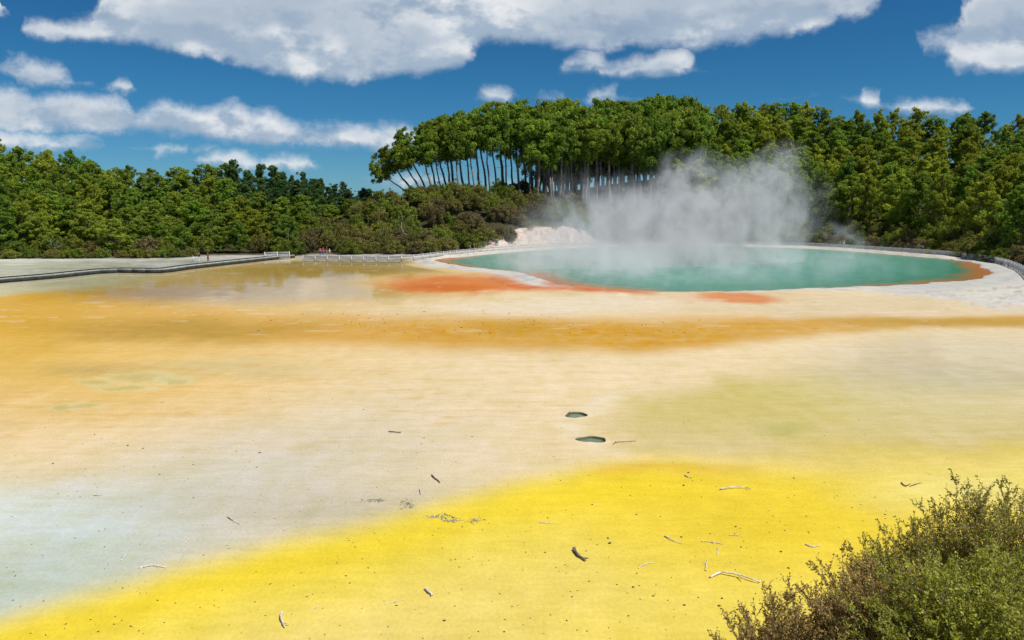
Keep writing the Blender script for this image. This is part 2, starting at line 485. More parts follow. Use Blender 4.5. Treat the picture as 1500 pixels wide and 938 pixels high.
# ---- pigments of the flats, as seen lit; divided by the light to get albedo
GAIN = 1.42
def pigment(x, y, z, sd):
    u, v = chart(x, y, np.zeros_like(x))
    far = np.clip((v - 300) / 320.0, 0.15, 2.2)
    n1 = fbm(x * .10, y * .06, 61, 5)
    n2 = fbm(x * .45, y * .22, 71, 5)
    n3 = fbm(x * 1.7, y * .8, 81, 4)
    uw = u + 46 * n1 * far + 14 * n2 * far
    vw = v + 24 * fbm(x * .09, y * .05, 91, 4) * far + 7 * n2 * far + 2.0 * n3 * far
    def blob(cu, cv, ru, rv, soft=0.5):
        q = np.sqrt(((uw - cu) / ru) ** 2 + ((vw - cv) / rv) ** 2)
        return 1 - sm(1 - soft, 1 + soft, q)
    n = len(x)
    col = np.tile(lin((241, 219, 176)), (n, 1))
    def over(m, c):
        nonlocal col
        m = np.clip(m, 0, 1)[:, None]
        col = col * (1 - m) + lin(c)[None] * m
    # pale far flats
    over(1 - sm(440, 480, vw), (233, 214, 178))
    over(blob(1250, 450, 300, 22, .6) * .8, (226, 206, 168))
    over(blob(800, 447, 190, 14, .6) * .8, (238, 224, 196))
    # ochre wash on the left
    over((1 - sm(120, 560, uw)) * sm(420, 470, vw) * (1 - sm(540, 690, vw)) * .75, (232, 188, 92))
    over(blob(280, 530, 330, 60, .8) * .35, (234, 196, 108))
    over(blob(30, 480, 90, 60, .8) * .6, (222, 178, 62))
    # main ochre band
    vc = np.interp(u, [0, 200, 400, 600, 800, 950, 1100, 1300, 1500], [462, 470, 480, 488, 490, 492, 483, 474, 469])
    hw = np.interp(u, [0, 200, 400, 600, 800, 950, 1100, 1300, 1500], [34, 32, 28, 24, 25, 23, 17, 10, 9])
    bd = np.abs(vw * .6 + v * .4 - vc) / hw
    bs = np.interp(u, [-50, 150, 400, 600, 800, 1000, 1200, 1500], [.35, .45, .75, .85, .95, .95, .8, .75])
    over((1 - sm(.35, 1.5, bd)) * bs * (0.9 + 0.25 * n3), (213, 158, 32))
    over((1 - sm(.1, 1.0, bd)) * bs * sm(-.1, .5, n2) * .6, (202, 140, 26))
    over(blob(760, 478, 70, 10, .7) * .5, (196, 150, 40))
    over(blob(1400, 470, 170, 7, .7) * .7, (190, 150, 52))
    # grey green tints inside the ochre
    over(blob(260, 482, 170, 14, .8) * .65, (178, 146, 70))
    over(blob(330, 540, 120, 14, .8) * .5, (204, 190, 140))
    over(blob(140, 540, 70, 8, .8) * .5, (186, 168, 112))
    over(blob(1300, 640, 220, 40, .9) * .4, (222, 204, 120))
    # olive field on the right
    edge = np.interp(v, [500, 560, 575, 590, 620, 660, 690, 720], [1150, 1010, 905, 880, 815, 850, 960, 1100])
    ol = sm(-50, 130, uw - edge + 60 * n2) * sm(505, 590, vw) * (1 - sm(665, 700, vw))
    over(ol * .85, (219, 200, 142))
    over(ol * sm(-.15, .5, n2 + .3 * n1) * .55, (202, 188, 116))
    over(ol * blob(1120, 600, 230, 45, .8) * .55, (208, 196, 108))
    over(blob(1140, 645, 40, 8, .8) * .5, (176, 178, 96))
    rimline = np.exp(-((uw - edge) / 22) ** 2) * sm(555, 580, v) * (1 - sm(640, 680, v))
    over(rimline * .4, (244, 234, 208))
    over(blob(1420, 560, 190, 60, .9) * .55, (226, 216, 176))
    # pale blue grey wash in front of the yellow
    vy = np.interp(u, [-400, -50, 0, 100, 250, 400, 550, 650, 750, 850, 950, 1050, 1150, 1250, 1350, 1500, 1900], [1040, 925, 908, 878, 832, 795, 764, 738, 712, 692, 680, 684, 686, 688, 684, 676, 676])
    wash = sm(-250, -100, vw - vy) * (1 - sm(300, 860, uw))
    over(wash * .95, (213, 207, 187))
    over(sm(-190, -60, vw - vy) * (1 - sm(60, 430, uw)) * .9, (196, 209, 196))
    over(blob(20, 745, 190, 45, .9) * .7, (212, 226, 220))
    over(blob(480, 735, 220, 26, .9) * .65, (203, 194, 170))
    # sulphur yellow
    k = vw * .35 + v * .65 - vy
    soft = np.interp(u, [0, 600, 900, 1150, 1500], [30, 26, 22, 34, 40])
    yl = sm(-soft, soft * .9, k)
    over(yl * (.97 + .1 * n2), (246, 223, 92))
    deep = np.exp(-((k - 34) / 34) ** 2)
    over(deep * .7 * (1 - sm(900, 1200, u)), (246, 218, 44))
    over(yl * sm(70, 170, k) * (1 - sm(560, 1050, uw)) * .85, (243, 221, 132))
    over(yl * blob(1120, 760, 260, 70, .9) * .7, (246, 214, 46))
    over(yl * blob(1420, 715, 150, 28, .8) * .6, (240, 228, 150))
    over(yl * blob(760, 900, 200, 50, .9) * .5, (244, 220, 112))
    over(sm(640, 680, vw) * (1 - yl) * sm(1050, 1250, uw) * .6, (228, 205, 90))
    over(np.exp(-((k - 6) / 9) ** 2) * sm(840, 900, u) * (1 - sm(1000, 1200, u)) * .5, (226, 180, 40))
    # pale green stained hollows
    for a, b, ra, rb in ((210, 553, 44, 6), (140, 557, 22, 4), (258, 556, 24, 4), (180, 566, 40, 4), (88, 590, 20, 4), (120, 590, 22, 4)):
        q = np.sqrt(((uw - a) / ra) ** 2 + ((vw - b) / rb) ** 2)
        over(np.exp(-((q - 1) / .35) ** 2) * .4, (220, 222, 172))
        over((1 - sm(.5, 1.1, q)) * .5, (190, 184, 122))
    # shallow ochre water by the walkway
    over(blob(330, 418, 420, 34, .5) * .9, (226, 190, 112))
    over(blob(120, 430, 170, 22, .7) * .9, (216, 168, 62))
    over(blob(470, 398, 160, 10, .6) * .8, (196, 160, 70))
    over(blob(520, 385.5, 130, 4, .5) * .9, (168, 150, 84))
    over((1 - sm(120, 330, uw)) * (1 - sm(414, 430, vw + (u - 100) * .06)), (214, 208, 172))
    # orange mats at the pool outlet
    oq = np.sqrt(((uw - 672) / 118) ** 2 + ((v + 2 * n2 - 416.5) / 14) ** 2)
    over((1 - sm(.55, 1.35, oq + .25 * n2)) * .9, (219, 128, 68))
    over((1 - sm(.3, 1.0, np.sqrt(((uw - 650) / 110) ** 2 + ((v - 422) / 9) ** 2))) * .7, (209, 112, 40))
    tail = np.exp(-((v + 1.2 * n3 - np.interp(u, [740, 800, 860, 960], [420, 424, 426.5, 429])) / 3.2) ** 2) * sm(730, 760, u) * (1 - sm(930, 985, u))
    over(tail * .9, (222, 112, 60))
    over((1 - sm(.6, 1.25, np.sqrt(((uw - 1082) / 58) ** 2 + ((v + 2 * n2 - (.04 * (u - 1082)) - 438.5) / 6.0) ** 2))) * .85, (222, 124, 76))
    over(blob(1060, 438, 90, 8, .8) * .35, (222, 170, 110))
    # thin ochre streaks drawn out by the flow
    st = fbm(x * .35 - y * .05, y * 1.6, 101, 4)
    over(sm(.25, .6, st) * sm(440, 470, v) * (1 - sm(600, 690, v)) * (1 - sm(700, 1000, u)) * .45, (224, 176, 92))
    over(sm(.3, .6, fbm(x * .3, y * 1.1, 111, 4)) * (1 - sm(470, 520, v)) * .35, (240, 230, 206))
    # grains
    col *= (1 + .065 * n2 + .06 * n3)[:, None] * np.array([1, 1 - .004, 1]) 
    col[:, 2] *= 1 + .12 * n3 + .06 * n2
    # pool edge: grey white sinter
    width = np.interp(u, [600, 650, 800, 900, 1050, 1250, 1350, 1450, 1600], [5, 5.0, 4.2, 1.0, 1.2, 3.0, 9, 22, 30])
    frontm = np.where(y < 150, 1.0, 0.75)
    sn = sm(1.05, .7, sd / width + .25 * n2) * frontm
    over(sn * (sd > -3), (220, 216, 208))
    over(sn * sm(0, .45, n3 + n2 * .6) * .65, (176, 176, 174))
    white = sm(1250, 1380, uw) * (1 - sm(424, 440, vw + (1400 - u) * .02)) * (sd > 0) * (y < 150)
    over(white * .8, (226, 220, 206))
    over(white * sm(.0, .45, fbm(x * .3, y * 1.1, 121)) * .55, (196, 192, 180))
    cont = np.abs(((sd + 2.2 * n1 + 1.6 * n2) / 3.4) % 1 - .5) * 2
    over(white * sm(.72, .96, cont) * .6, (150, 152, 154))
    over(white * (1 - sm(3, 9, sd + 2 * n2)) * .55, (186, 188, 190))
    over(white * sm(.2, .6, fbm(x * .15, y * .5, 123)) * .5, (226, 214, 178))
    over((sd <= .05) * orange_edge(u, v) * (sd > -40), (190, 96, 44))
    over((sd > -.5) * (sd <= .9) * (1 - orange_edge(u, v)) * .6, (206, 200, 192))
    fr_ = sm(785, 815, u) * (1 - sm(925, 985, u)) * (v > 400) * (sd > -2) * (1 - sm(2.0, 4.2, sd + 2.2 * n2))
    over(fr_ * .85, (208, 118, 66))
    # left shore beyond the walkway
    vb = np.interp(u, [-60, 0, 80, 160, 235, 280, 347, 400, 430], [418, 413, 406, 398, 398, 392, 385, 379, 377])
    bey = (v < vb) * (u < 432)
    over(bey * 1.0, (194, 196, 172))
    over(bey * sm(-.1, .3, fbm(x * .12, y * .6, 131)) * .85, (222, 220, 204))
    over(bey * sm(384, 380, v + 1.5 * n2) * .9, (226, 226, 220))
    over(bey * blob(240, 388, 60, 2.5, .7), (232, 231, 226))
    over(bey * sm(305, 330, u) * .9, (222, 218, 208))
    return col, u, v, n2, n3

colr, U, V, N2, N3 = pigment(X, Y, Z, SD)
colr = colr / GAIN
fd = foot(CX + F * X / np.maximum(Y, 20))
# path behind the fence, forest floor, bare bank, bluff
def overa(m, c):
    global colr
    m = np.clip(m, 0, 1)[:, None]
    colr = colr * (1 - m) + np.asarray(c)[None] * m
pathm = sm(430, 445, U) * (Y > 155 - 60 * sm(1250, 1500, U)) * sm(3.5, 6.0, SD + .8 * N2) * (SD > 0)
overa(pathm * (V < 400 + 0 * V) * (Y > fd - 9), np.array([.42, .40, .38]))
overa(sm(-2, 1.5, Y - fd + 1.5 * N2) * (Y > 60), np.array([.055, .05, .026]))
bankm = sm(690, 730, U) * (1 - sm(840, 900, U)) * sm(-4.0, -2.5, Y - fd) * (1 - sm(3.5, 7.5, Y - fd + 2.5 * fbm(X * .2, Y * .2, 141)))
overa(bankm, np.array([.60, .46, .38]))
overa(bankm * sm(.0, .5, fbm(X * .5, Y * .9, 151)) * .6, np.array([.70, .66, .62]))
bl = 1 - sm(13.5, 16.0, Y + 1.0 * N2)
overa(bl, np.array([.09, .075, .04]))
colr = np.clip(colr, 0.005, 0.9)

def wet_mask(u, v, n1):
    def b(cu, cv, ru, rv, s):
        return 1 - sm(1 - s, 1 + s, np.sqrt(((u - cu) / ru) ** 2 + ((v - cv) / rv) ** 2))
    w = b(350, 410, 340, 34, .35)
    w = np.maximum(w, b(560, 396, 190, 18, .5))
    w = np.maximum(w, .4 * b(1430, 530, 220, 42, .6))
    w = w * (1 - .9 * b(680, 416, 150, 18, .4))
    return np.clip(w * (1 + .25 * n1), 0, 1)
WET = wet_mask(U + 20 * N2, V + 4 * N2, N2) * (SD > 0.5) * (Y < 172) * (Y > 18)

nr, nc = len(yrow), len(tcol)
idx = np.arange(nr * nc).reshape(nr, nc)
faces = np.stack([idx[:-1, :-1], idx[:-1, 1:], idx[1:, 1:], idx[1:, :-1]], -1).reshape(-1, 4)
# two vents are cut out of the sheet and filled with finer ground of the same sheet
keep = np.ones(len(faces), bool)
cxy = np.stack([X[faces].mean(1), Y[faces].mean(1)], -1)
V_all, C_all, W_all, F_all = [np.stack([X, Y, Z], -1)], [colr], [WET], []
off = len(X)
def hole_r(th, seed, rx, ry):
    k = 1 + .13 * np.sin(2 * th + seed) + .09 * np.sin(3 * th + 2.1 * seed) + .05 * np.sin(5 * th + seed * 3)
    return rx * k * np.cos(th), ry * k * np.sin(th)
for (c, rx, ry, sd_) in HOLES:
    B = 1.6
    inside = (np.abs(X - c[0]) < B) & (np.abs(Y - c[1]) < B)
    fin_ = inside[faces].any(1)
    keep &= ~fin_
    vs = np.unique(faces[fin_])
    # outer loop = bounding rectangle of removed cells, slightly enlarged to overlap the sheet's cut edge
    bx0, bx1, by0, by1 = X[vs].min(), X[vs].max(), Y[vs].min(), Y[vs].max()
    th = np.linspace(0, 2 * np.pi, 96, endpoint=False)
    rings = []
    ox, oy = np.cos(th), np.sin(th)
    kk = 1 / np.maximum(np.abs(ox), np.abs(oy))
    OX = np.where(ox > 0, (bx1 - c[0]), (c[0] - bx0)) * ox * kk + c[0]
    OY = np.where(oy > 0, (by1 - c[1]), (c[1] - by0)) * oy * kk + c[1]
    hx, hy = hole_r(th, sd_, rx, ry)
    hx, hy = hx + c[0], hy + c[1]
    for k in (1.0, .8, .6, .42, .28, .17, .09, .04, .015, 0):
        px_, py_ = hx + (OX - hx) * k, hy + (OY - hy) * k
        pz_ = 0.03 * np.exp(-((k - .06) / .06) ** 2) * (1 + .6 * fbm(px_ * 4, py_ * 4, 5)) + (-0.004 if k == 1.0 else 0.0)
        rings.append(np.stack([px_, py_, pz_ + np.zeros_like(px_)], -1))
    for dz, s in ((-.05, .985), (-.14, .97), (-.26, .95), (-.5, .8)):
        rings.append(np.stack([c[0] + (hx - c[0]) * s, c[1] + (hy - c[1]) * s, np.full_like(hx, dz) + .02 * fbm(hx * 5, hy * 5, 7)], -1))
    rv = np.vstack(rings)
    cc, uu, vv, q2, q3 = pigment(rv[:, 0], rv[:, 1], rv[:, 2], np.full(len(rv), 999.0))
    cc = cc / GAIN
    below = np.repeat(np.array([0] * 8 + [.25, .5, .8, 1, 1, 1]), 96)[:, None]
    cc = cc * (1 - below) + np.array([.10, .115, .06])[None] * below
    V_all.append(rv); C_all.append(cc); W_all.append(np.zeros(len(rv)))
    i = np.arange(len(rings) - 1)[:, None] * 96
    j = np.arange(96)[None, :]
    k = (j + 1) % 96
    F_all.append(np.stack([i + j, i + k, i + k + 96, i + j + 96], -1).reshape(-1, 4)[:, ::-1] + off)
    off += len(rv)
faces = np.vstack([faces[keep]] + F_all)
verts = np.vstack(V_all)
gm = bpy.data.materials.new("sinter_flats")
gm.use_nodes = True
G = NT(gm.node_tree)
gb = G.n['Principled BSDF']
att = G.node('ShaderNodeAttribute', attribute_name='pigment').outputs['Color']
wet = G.node('ShaderNodeAttribute', attribute_name='wet').outputs['Fac']
pos = G.node('ShaderNodeNewGeometry').outputs['Position']
fineN = G.noise(G.vmath('MULTIPLY', pos, (1, .6, 1)), 9, 5, .65)
midN = G.noise(G.vmath('MULTIPLY', pos, (.8, 1.6, 1)), 1.3, 5, .6)
cmul = G.math('ADD', G.remap(fineN, .3, .7, .93, 1.05), G.remap(midN, .3, .7, -.035, .03))
strk = G.noise(G.vmath('MULTIPLY', G.vmath('ADD', pos, G.vmath('SCALE', G.noise(pos, .35, 2, .5, out='Color'), 1.2)), (.22, 1.7, 1)), .9, 7, .68)
cmul = G.math('ADD', cmul, G.remap(strk, .28, .72, -.055, .04))
gc = G.mix(1.0, att, G.comb(cmul, cmul, G.math('ADD', cmul, G.remap(strk, .3, .7, -.07, .03))), 'MULTIPLY')
# scattered darker grains and ochre crumbs
vor = G.node('ShaderNodeTexVoronoi', feature='F1')
G.put(vor.inputs['Vector'], G.vmath('MULTIPLY', pos, (1, .8, .0)))
vor.inputs['Scale'].default_value = 1.6
vor.inputs['Randomness'].default_value = 1
spk = G.math('MULTIPLY', G.remap(vor.outputs['Distance'], .055, .03), G.remap(G.noise(pos, .11, 3, .5), .45, .6))
gc = G.mix(G.math('MULTIPLY', spk, .55), gc, (.30, .19, .06, 1))
G.put(gb.inputs['Base Color'], gc)
gb.inputs['Roughness'].default_value = .8
gb.inputs['Specular IOR Level'].default_value = .0
bmp = G.node('ShaderNodeBump')
G.put(bmp.inputs['Strength'], G.remap(wet, .1, .6, .22, .012))
bmp.inputs['Distance'].default_value = .05
G.put(bmp.inputs['Height'], G.math('ADD', fineN, midN))
G.put(gb.inputs['Normal'], bmp.outputs[0])
gl = G.node('ShaderNodeBsdfGlossy')
gl.inputs['Roughness'].default_value = .06
bm2 = G.node('ShaderNodeBump')
bm2.inputs['Strength'].default_value = .03
bm2.inputs['Distance'].default_value = .03
G.put(bm2.inputs['Height'], G.noise(G.vmath('MULTIPLY', pos, (.5, 1, 1)), 2.5, 3, .5))
G.put(gl.inputs['Normal'], G.vmath('NORMALIZE', G.vmath('ADD', bm2.outputs[0], (0, -.032, 0))))
mx = G.node('ShaderNodeMixShader')
G.put(mx.inputs[0], G.math('MULTIPLY', wet, .50))
G.put(mx.inputs[1], gb.outputs[0])
G.put(mx.inputs[2], gl.outputs[0])
G.put(G.n['Material Output'].inputs[0], mx.outputs[0])
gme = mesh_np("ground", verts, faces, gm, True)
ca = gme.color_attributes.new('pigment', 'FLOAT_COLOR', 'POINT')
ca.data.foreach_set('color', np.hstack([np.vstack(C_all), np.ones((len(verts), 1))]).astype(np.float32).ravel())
wa_ = gme.attributes.new('wet', 'FLOAT', 'POINT')
wa_.data.foreach_set('value', np.concatenate(W_all).astype(np.float32))
ground = add("ground", gme, kind='structure')

def gz(x, y):
    return float(height(np.array([x]), np.array([y]))[0])

# ------------------------------------------------------------------ waters
def water_mesh(name, ring, inner, z, mat, col_out, col_mid, col_in, w1, w2):
    c = ring.mean(0)
    ks = [0, .01, .02, .03, .045, .06, .08, .11, .15, .2, .3, .45, .6, .8, .999]
    vs = np.vstack([np.hstack([ring + (c - ring) * k, np.full((len(ring), 1), z)]) for k in ks])
    n = len(ring)
    i = np.arange(len(ks) - 1)[:, None] * n
    j = np.arange(n)[None, :]
    kx = (j + 1) % n
    f = np.stack([i + j, i + kx, i + kx + n, i + j + n], -1).reshape(-1, 4)
    me = mesh_np(name, vs, f, mat, True)
    sd = -poly_sd(vs[:, 0], vs[:, 1], ring)
    nn = fbm(vs[:, 0] * .25, vs[:, 1] * .25, 161)
    uu_, vv_ = chart(vs[:, 0], vs[:, 1], np.full(len(vs), z))
    ww = w1 * (.25 + .75 * orange_edge(uu_, vv_)) if w1 > 1 else np.full(len(vs), w1)
    a = sm(0, ww * 1.25, sd + ww * .45 * nn)[:, None]
    a = np.maximum(a, (1 - orange_edge(uu_, vv_))[:, None] * .85) if w1 > 1 else a
    b = sm(w1, w2, sd)[:, None]
    col = np.asarray(col_out)[None] * (1 - a) + np.asarray(col_mid)[None] * a
    col = col * (1 - b) + np.asarray(col_in)[None] * b
    at_ = me.color_attributes.new('pigment', 'FLOAT_COLOR', 'POINT')
    at_.data.foreach_set('color', np.hstack([col, np.ones((len(vs), 1))]).astype(np.float32).ravel())
    return me
def water_mat(name, bump, spec, scale):
    m = bpy.data.materials.new(name)
    m.use_nodes = True
    N = NT(m.node_tree)
    b = N.n['Principled BSDF']
    N.put(b.inputs['Base Color'], N.node('ShaderNodeAttribute', attribute_name='pigment').outputs['Color'])
    b.inputs['Roughness'].default_value = .8
    b.inputs['Specular IOR Level'].default_value = 0
    p = N.node('ShaderNodeNewGeometry').outputs['Position']
    h = N.math('ADD', N.noise(N.vmath('MULTIPLY', p, (.7, 1.3, 1)), scale, 4, .6), N.noise(p, scale * .2, 3, .5))
    bn = N.node('ShaderNodeBump')
    bn.inputs['Strength'].default_value = bump
    bn.inputs['Distance'].default_value = .1
    N.put(bn.inputs['Height'], h)
    g = N.node('ShaderNodeBsdfGlossy')
    g.inputs['Roughness'].default_value = .1
    N.put(g.inputs['Normal'], bn.outputs[0])
    mx = N.node('ShaderNodeMixShader')
    N.put(mx.inputs[0], spec)
    N.put(mx.inputs[1], b.outputs[0])
    N.put(mx.inputs[2], g.outputs[0])
    N.put(N.n['Material Output'].inputs[0], mx.outputs[0])
    return m
# sinter rim that holds the pool in
def offset_ring(ring, d):
    t = np.roll(ring, -1, 0) - np.roll(ring, 1, 0)
    t /= np.linalg.norm(t, axis=1)[:, None]
    ar = np.sum(ring[:, 0] * np.roll(ring[:, 1], -1) - np.roll(ring[:, 0], -1) * ring[:, 1])
    nrm = np.stack([t[:, 1], -t[:, 0]], -1) * (1 if ar > 0 else -1)
    return ring + nrm * np.asarray(d).reshape(-1, 1)
dense = catmull(POOL, 4)
for _ in range(2):
    dense = (dense + .5 * np.roll(dense, 1, 0) + .5 * np.roll(dense, -1, 0)) / 2
rr = []
for d, z in ((-2.2, -1.2), (-.9, -.2), (-.35, .14), (0, .25), (.12, .33), (.35, .39), (.8, .43), (1.4, .42), (2.2, .36), (3.2, .27), (4.6, .2), (6.2, .1), (7.5, -.3)):
    q = offset_ring(dense, d + .12 * fbm(dense[:, 0] * 1.2 + d, dense[:, 1] * 1.2, 171))
    hgt = 1 + .35 * fbm(q[:, 0] * .5, q[:, 1] * .5, 181) if .1 < d < 4 else 1
    base = np.maximum(height(q[:, 0], q[:, 1]) - .05, 0) * (d > 1)
    rr.append(np.column_stack([q, z * hgt + base]))
rv = np.vstack(rr)
nd = len(dense)
i = np.arange(len(rr) - 1)[:, None] * nd
j = np.arange(nd)[None, :]
k = (j + 1) % nd
rf = np.stack([i + j, i + k, i + k + nd, i + j + nd], -1).reshape(-1, 4)
rsd = np.repeat(np.array([-2.2, -.9, -.35, 0, .12, .35, .8, 1.4, 2.2, 3.2, 4.6, 6.2, 7.5]), nd)
rc = pigment(rv[:, 0], rv[:, 1], rv[:, 2], np.maximum(rsd, -1.0))[0] / GAIN
rme = mesh_np("pool_rim", rv, rf, gm, True)
ca = rme.color_attributes.new('pigment', 'FLOAT_COLOR', 'POINT')
ca.data.foreach_set('color', np.hstack([np.clip(rc, .01, .85), np.ones((len(rv), 1))]).astype(np.float32).ravel())
rw = rme.attributes.new('wet', 'FLOAT', 'POINT')
add("pool_rim", rme, kind='structure')
pool_m = water_mat("pool_water", .5, .32, 1.6)
wm = water_mesh("pool_water", POOL, None, POOL_Z, pool_m, (.36, .14, .035), (.030, .20, .12), (.038, .23, .155), 5.0, 13)
add("pool_water", wm, kind='structure')
vent_m = water_mat("vent_water", .05, .3, 8)
for i, (c, rx, ry, s) in enumerate(HOLES):
    th = np.linspace(0, 2 * np.pi, 64, endpoint=False)
    hx, hy = hole_r(th, s, rx * .975, ry * .975)
    ring = np.stack([hx + c[0], hy + c[1]], -1)
    me = water_mesh("vent_water", ring, None, -.06, vent_m, (.03, .05, .025), (.115, .17, .08), (.16, .21, .11), .16, .3)
    add("vent_pool", me, kind='structure')

# ------------------------------------------------------------------ vegetation
def leaf_mat(name, c1, c2, trans=.3, objrand=.25, hue=.02):
    m = bpy.data.materials.new(name)
    m.use_nodes = True
    N = NT(m.node_tree)
    b = N.n['Principled BSDF']
    b.inputs['Roughness'].default_value = .6
    b.inputs['Specular IOR Level'].default_value = .15
    oi = N.node('ShaderNodeObjectInfo')
    tint = N.node('ShaderNodeAttribute', attribute_name='tint').outputs['Fac']
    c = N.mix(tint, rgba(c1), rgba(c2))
    h = N.node('ShaderNodeHueSaturation')
    N.put(h.inputs['Value'], N.remap(oi.outputs['Random'], 0, 1, 1 - objrand, 1 + objrand, False))
    wn = N.node('ShaderNodeTexWhiteNoise', noise_dimensions='1D')
    N.put(wn.inputs['W'], oi.outputs['Random'])
    N.put(h.inputs['Hue'], N.remap(wn.outputs['Value'], 0, 1, .5 - hue, .5 + hue, False))
    N.put(h.inputs['Color'], c)
    N.put(b.inputs['Base Color'], h.outputs[0])
    t = N.node('ShaderNodeBsdfTranslucent')
    N.put(t.inputs[0], N.mix(1.0, h.outputs[0], (1.15, 1.2, .6, 1), 'MULTIPLY'))
    mx = N.node('ShaderNodeMixShader')
    mx.inputs[0].default_value = trans
    N.put(mx.inputs[1], b.outputs[0])
    N.put(mx.inputs[2], t.outputs[0])
    N.put(N.n['Material Output'].inputs[0], mx.outputs[0])
    return m

BARK = material("pine_bark", (.28, .235, .20), .9, nscale=1.2, color2=(.13, .105, .09), bump=.4)
BARK_PALE = material("weathered_wood", (.50, .47, .43), .85, nscale=2.0, color2=(.30, .28, .25), bump=.3)
TWIG = material("twig_bark", (.22, .18, .14), .9, nscale=6.0, color2=(.10, .08, .06))
PINE = leaf_mat("pine_needles", (.085, .15, .018), (.31, .41, .052), .38, .22, .018)
PINE_LIGHT = leaf_mat("young_pine_needles", (.13, .19, .018), (.44, .47, .052), .38, .18, .012)
PINE_DARK = leaf_mat("dark_pine_needles", (.038, .085, .024), (.11, .19, .05), .3, .2, .012)
SHRUB_G = leaf_mat("green_shrub_leaves", (.08, .12, .016), (.27, .31, .045), .36, .25, .02)
SHRUB_O = leaf_mat("olive_shrub_leaves", (.095, .10, .024), (.28, .265, .07), .34, .22, .015)
SHRUB_B = leaf_mat("brown_shrub_leaves", (.095, .08, .034), (.235, .19, .082), .3, .2, .012)

def tufts(centers, radii, per, size, up=.5, flat=.75, rs=None):
    """leaf faces on uneven shells round clump centres, pointing out and up"""
    rs = rs or np.random.default_rng(1)
    n = len(centers)
    C0 = np.repeat(np.asarray(centers, float), per, 0)
    Rr = np.repeat(np.asarray(radii, float), per)
    d = rs.normal(size=(n * per, 3))
    d[:, 2] = d[:, 2] * .9 + .18
    d /= np.linalg.norm(d, axis=1)[:, None]
    rad = Rr * (rs.uniform(.25, 1.08, n * per) ** .55)
    p = C0 + d * rad[:, None] * np.array([1, 1, flat])
    nrm = d + .7 * rs.normal(size=d.shape) + np.array([0, 0, .25])
    nrm /= np.linalg.norm(nrm, axis=1)[:, None]
    ax = d + np.array([0, 0, up]) + .5 * rs.normal(size=d.shape)
    ax -= nrm * np.sum(ax * nrm, 1)[:, None]
    ax /= np.linalg.norm(ax, axis=1)[:, None] + 1e-9
    bx = np.cross(nrm, ax)
    L = size * rs.uniform(.6, 1.35, n * per)[:, None]
    Wd = L * rs.uniform(.10, .25, n * per)[:, None]
    v = np.stack([p - ax * L * .5, p + bx * Wd, p + ax * L * .6, p - bx * Wd], 1).reshape(-1, 3)
    f = np.arange(n * per * 4).reshape(-1, 4)
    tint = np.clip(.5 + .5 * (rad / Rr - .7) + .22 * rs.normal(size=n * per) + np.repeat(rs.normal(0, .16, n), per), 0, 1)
    return v, f, np.repeat(tint, 4)

def leaf_mesh(name, v, f, tint, mat):
    me = mesh_np(name, v, f, mat)
    a = me.attributes.new('tint', 'FLOAT', 'POINT')
    a.data.foreach_set('value', tint.astype(np.float32))
    return me

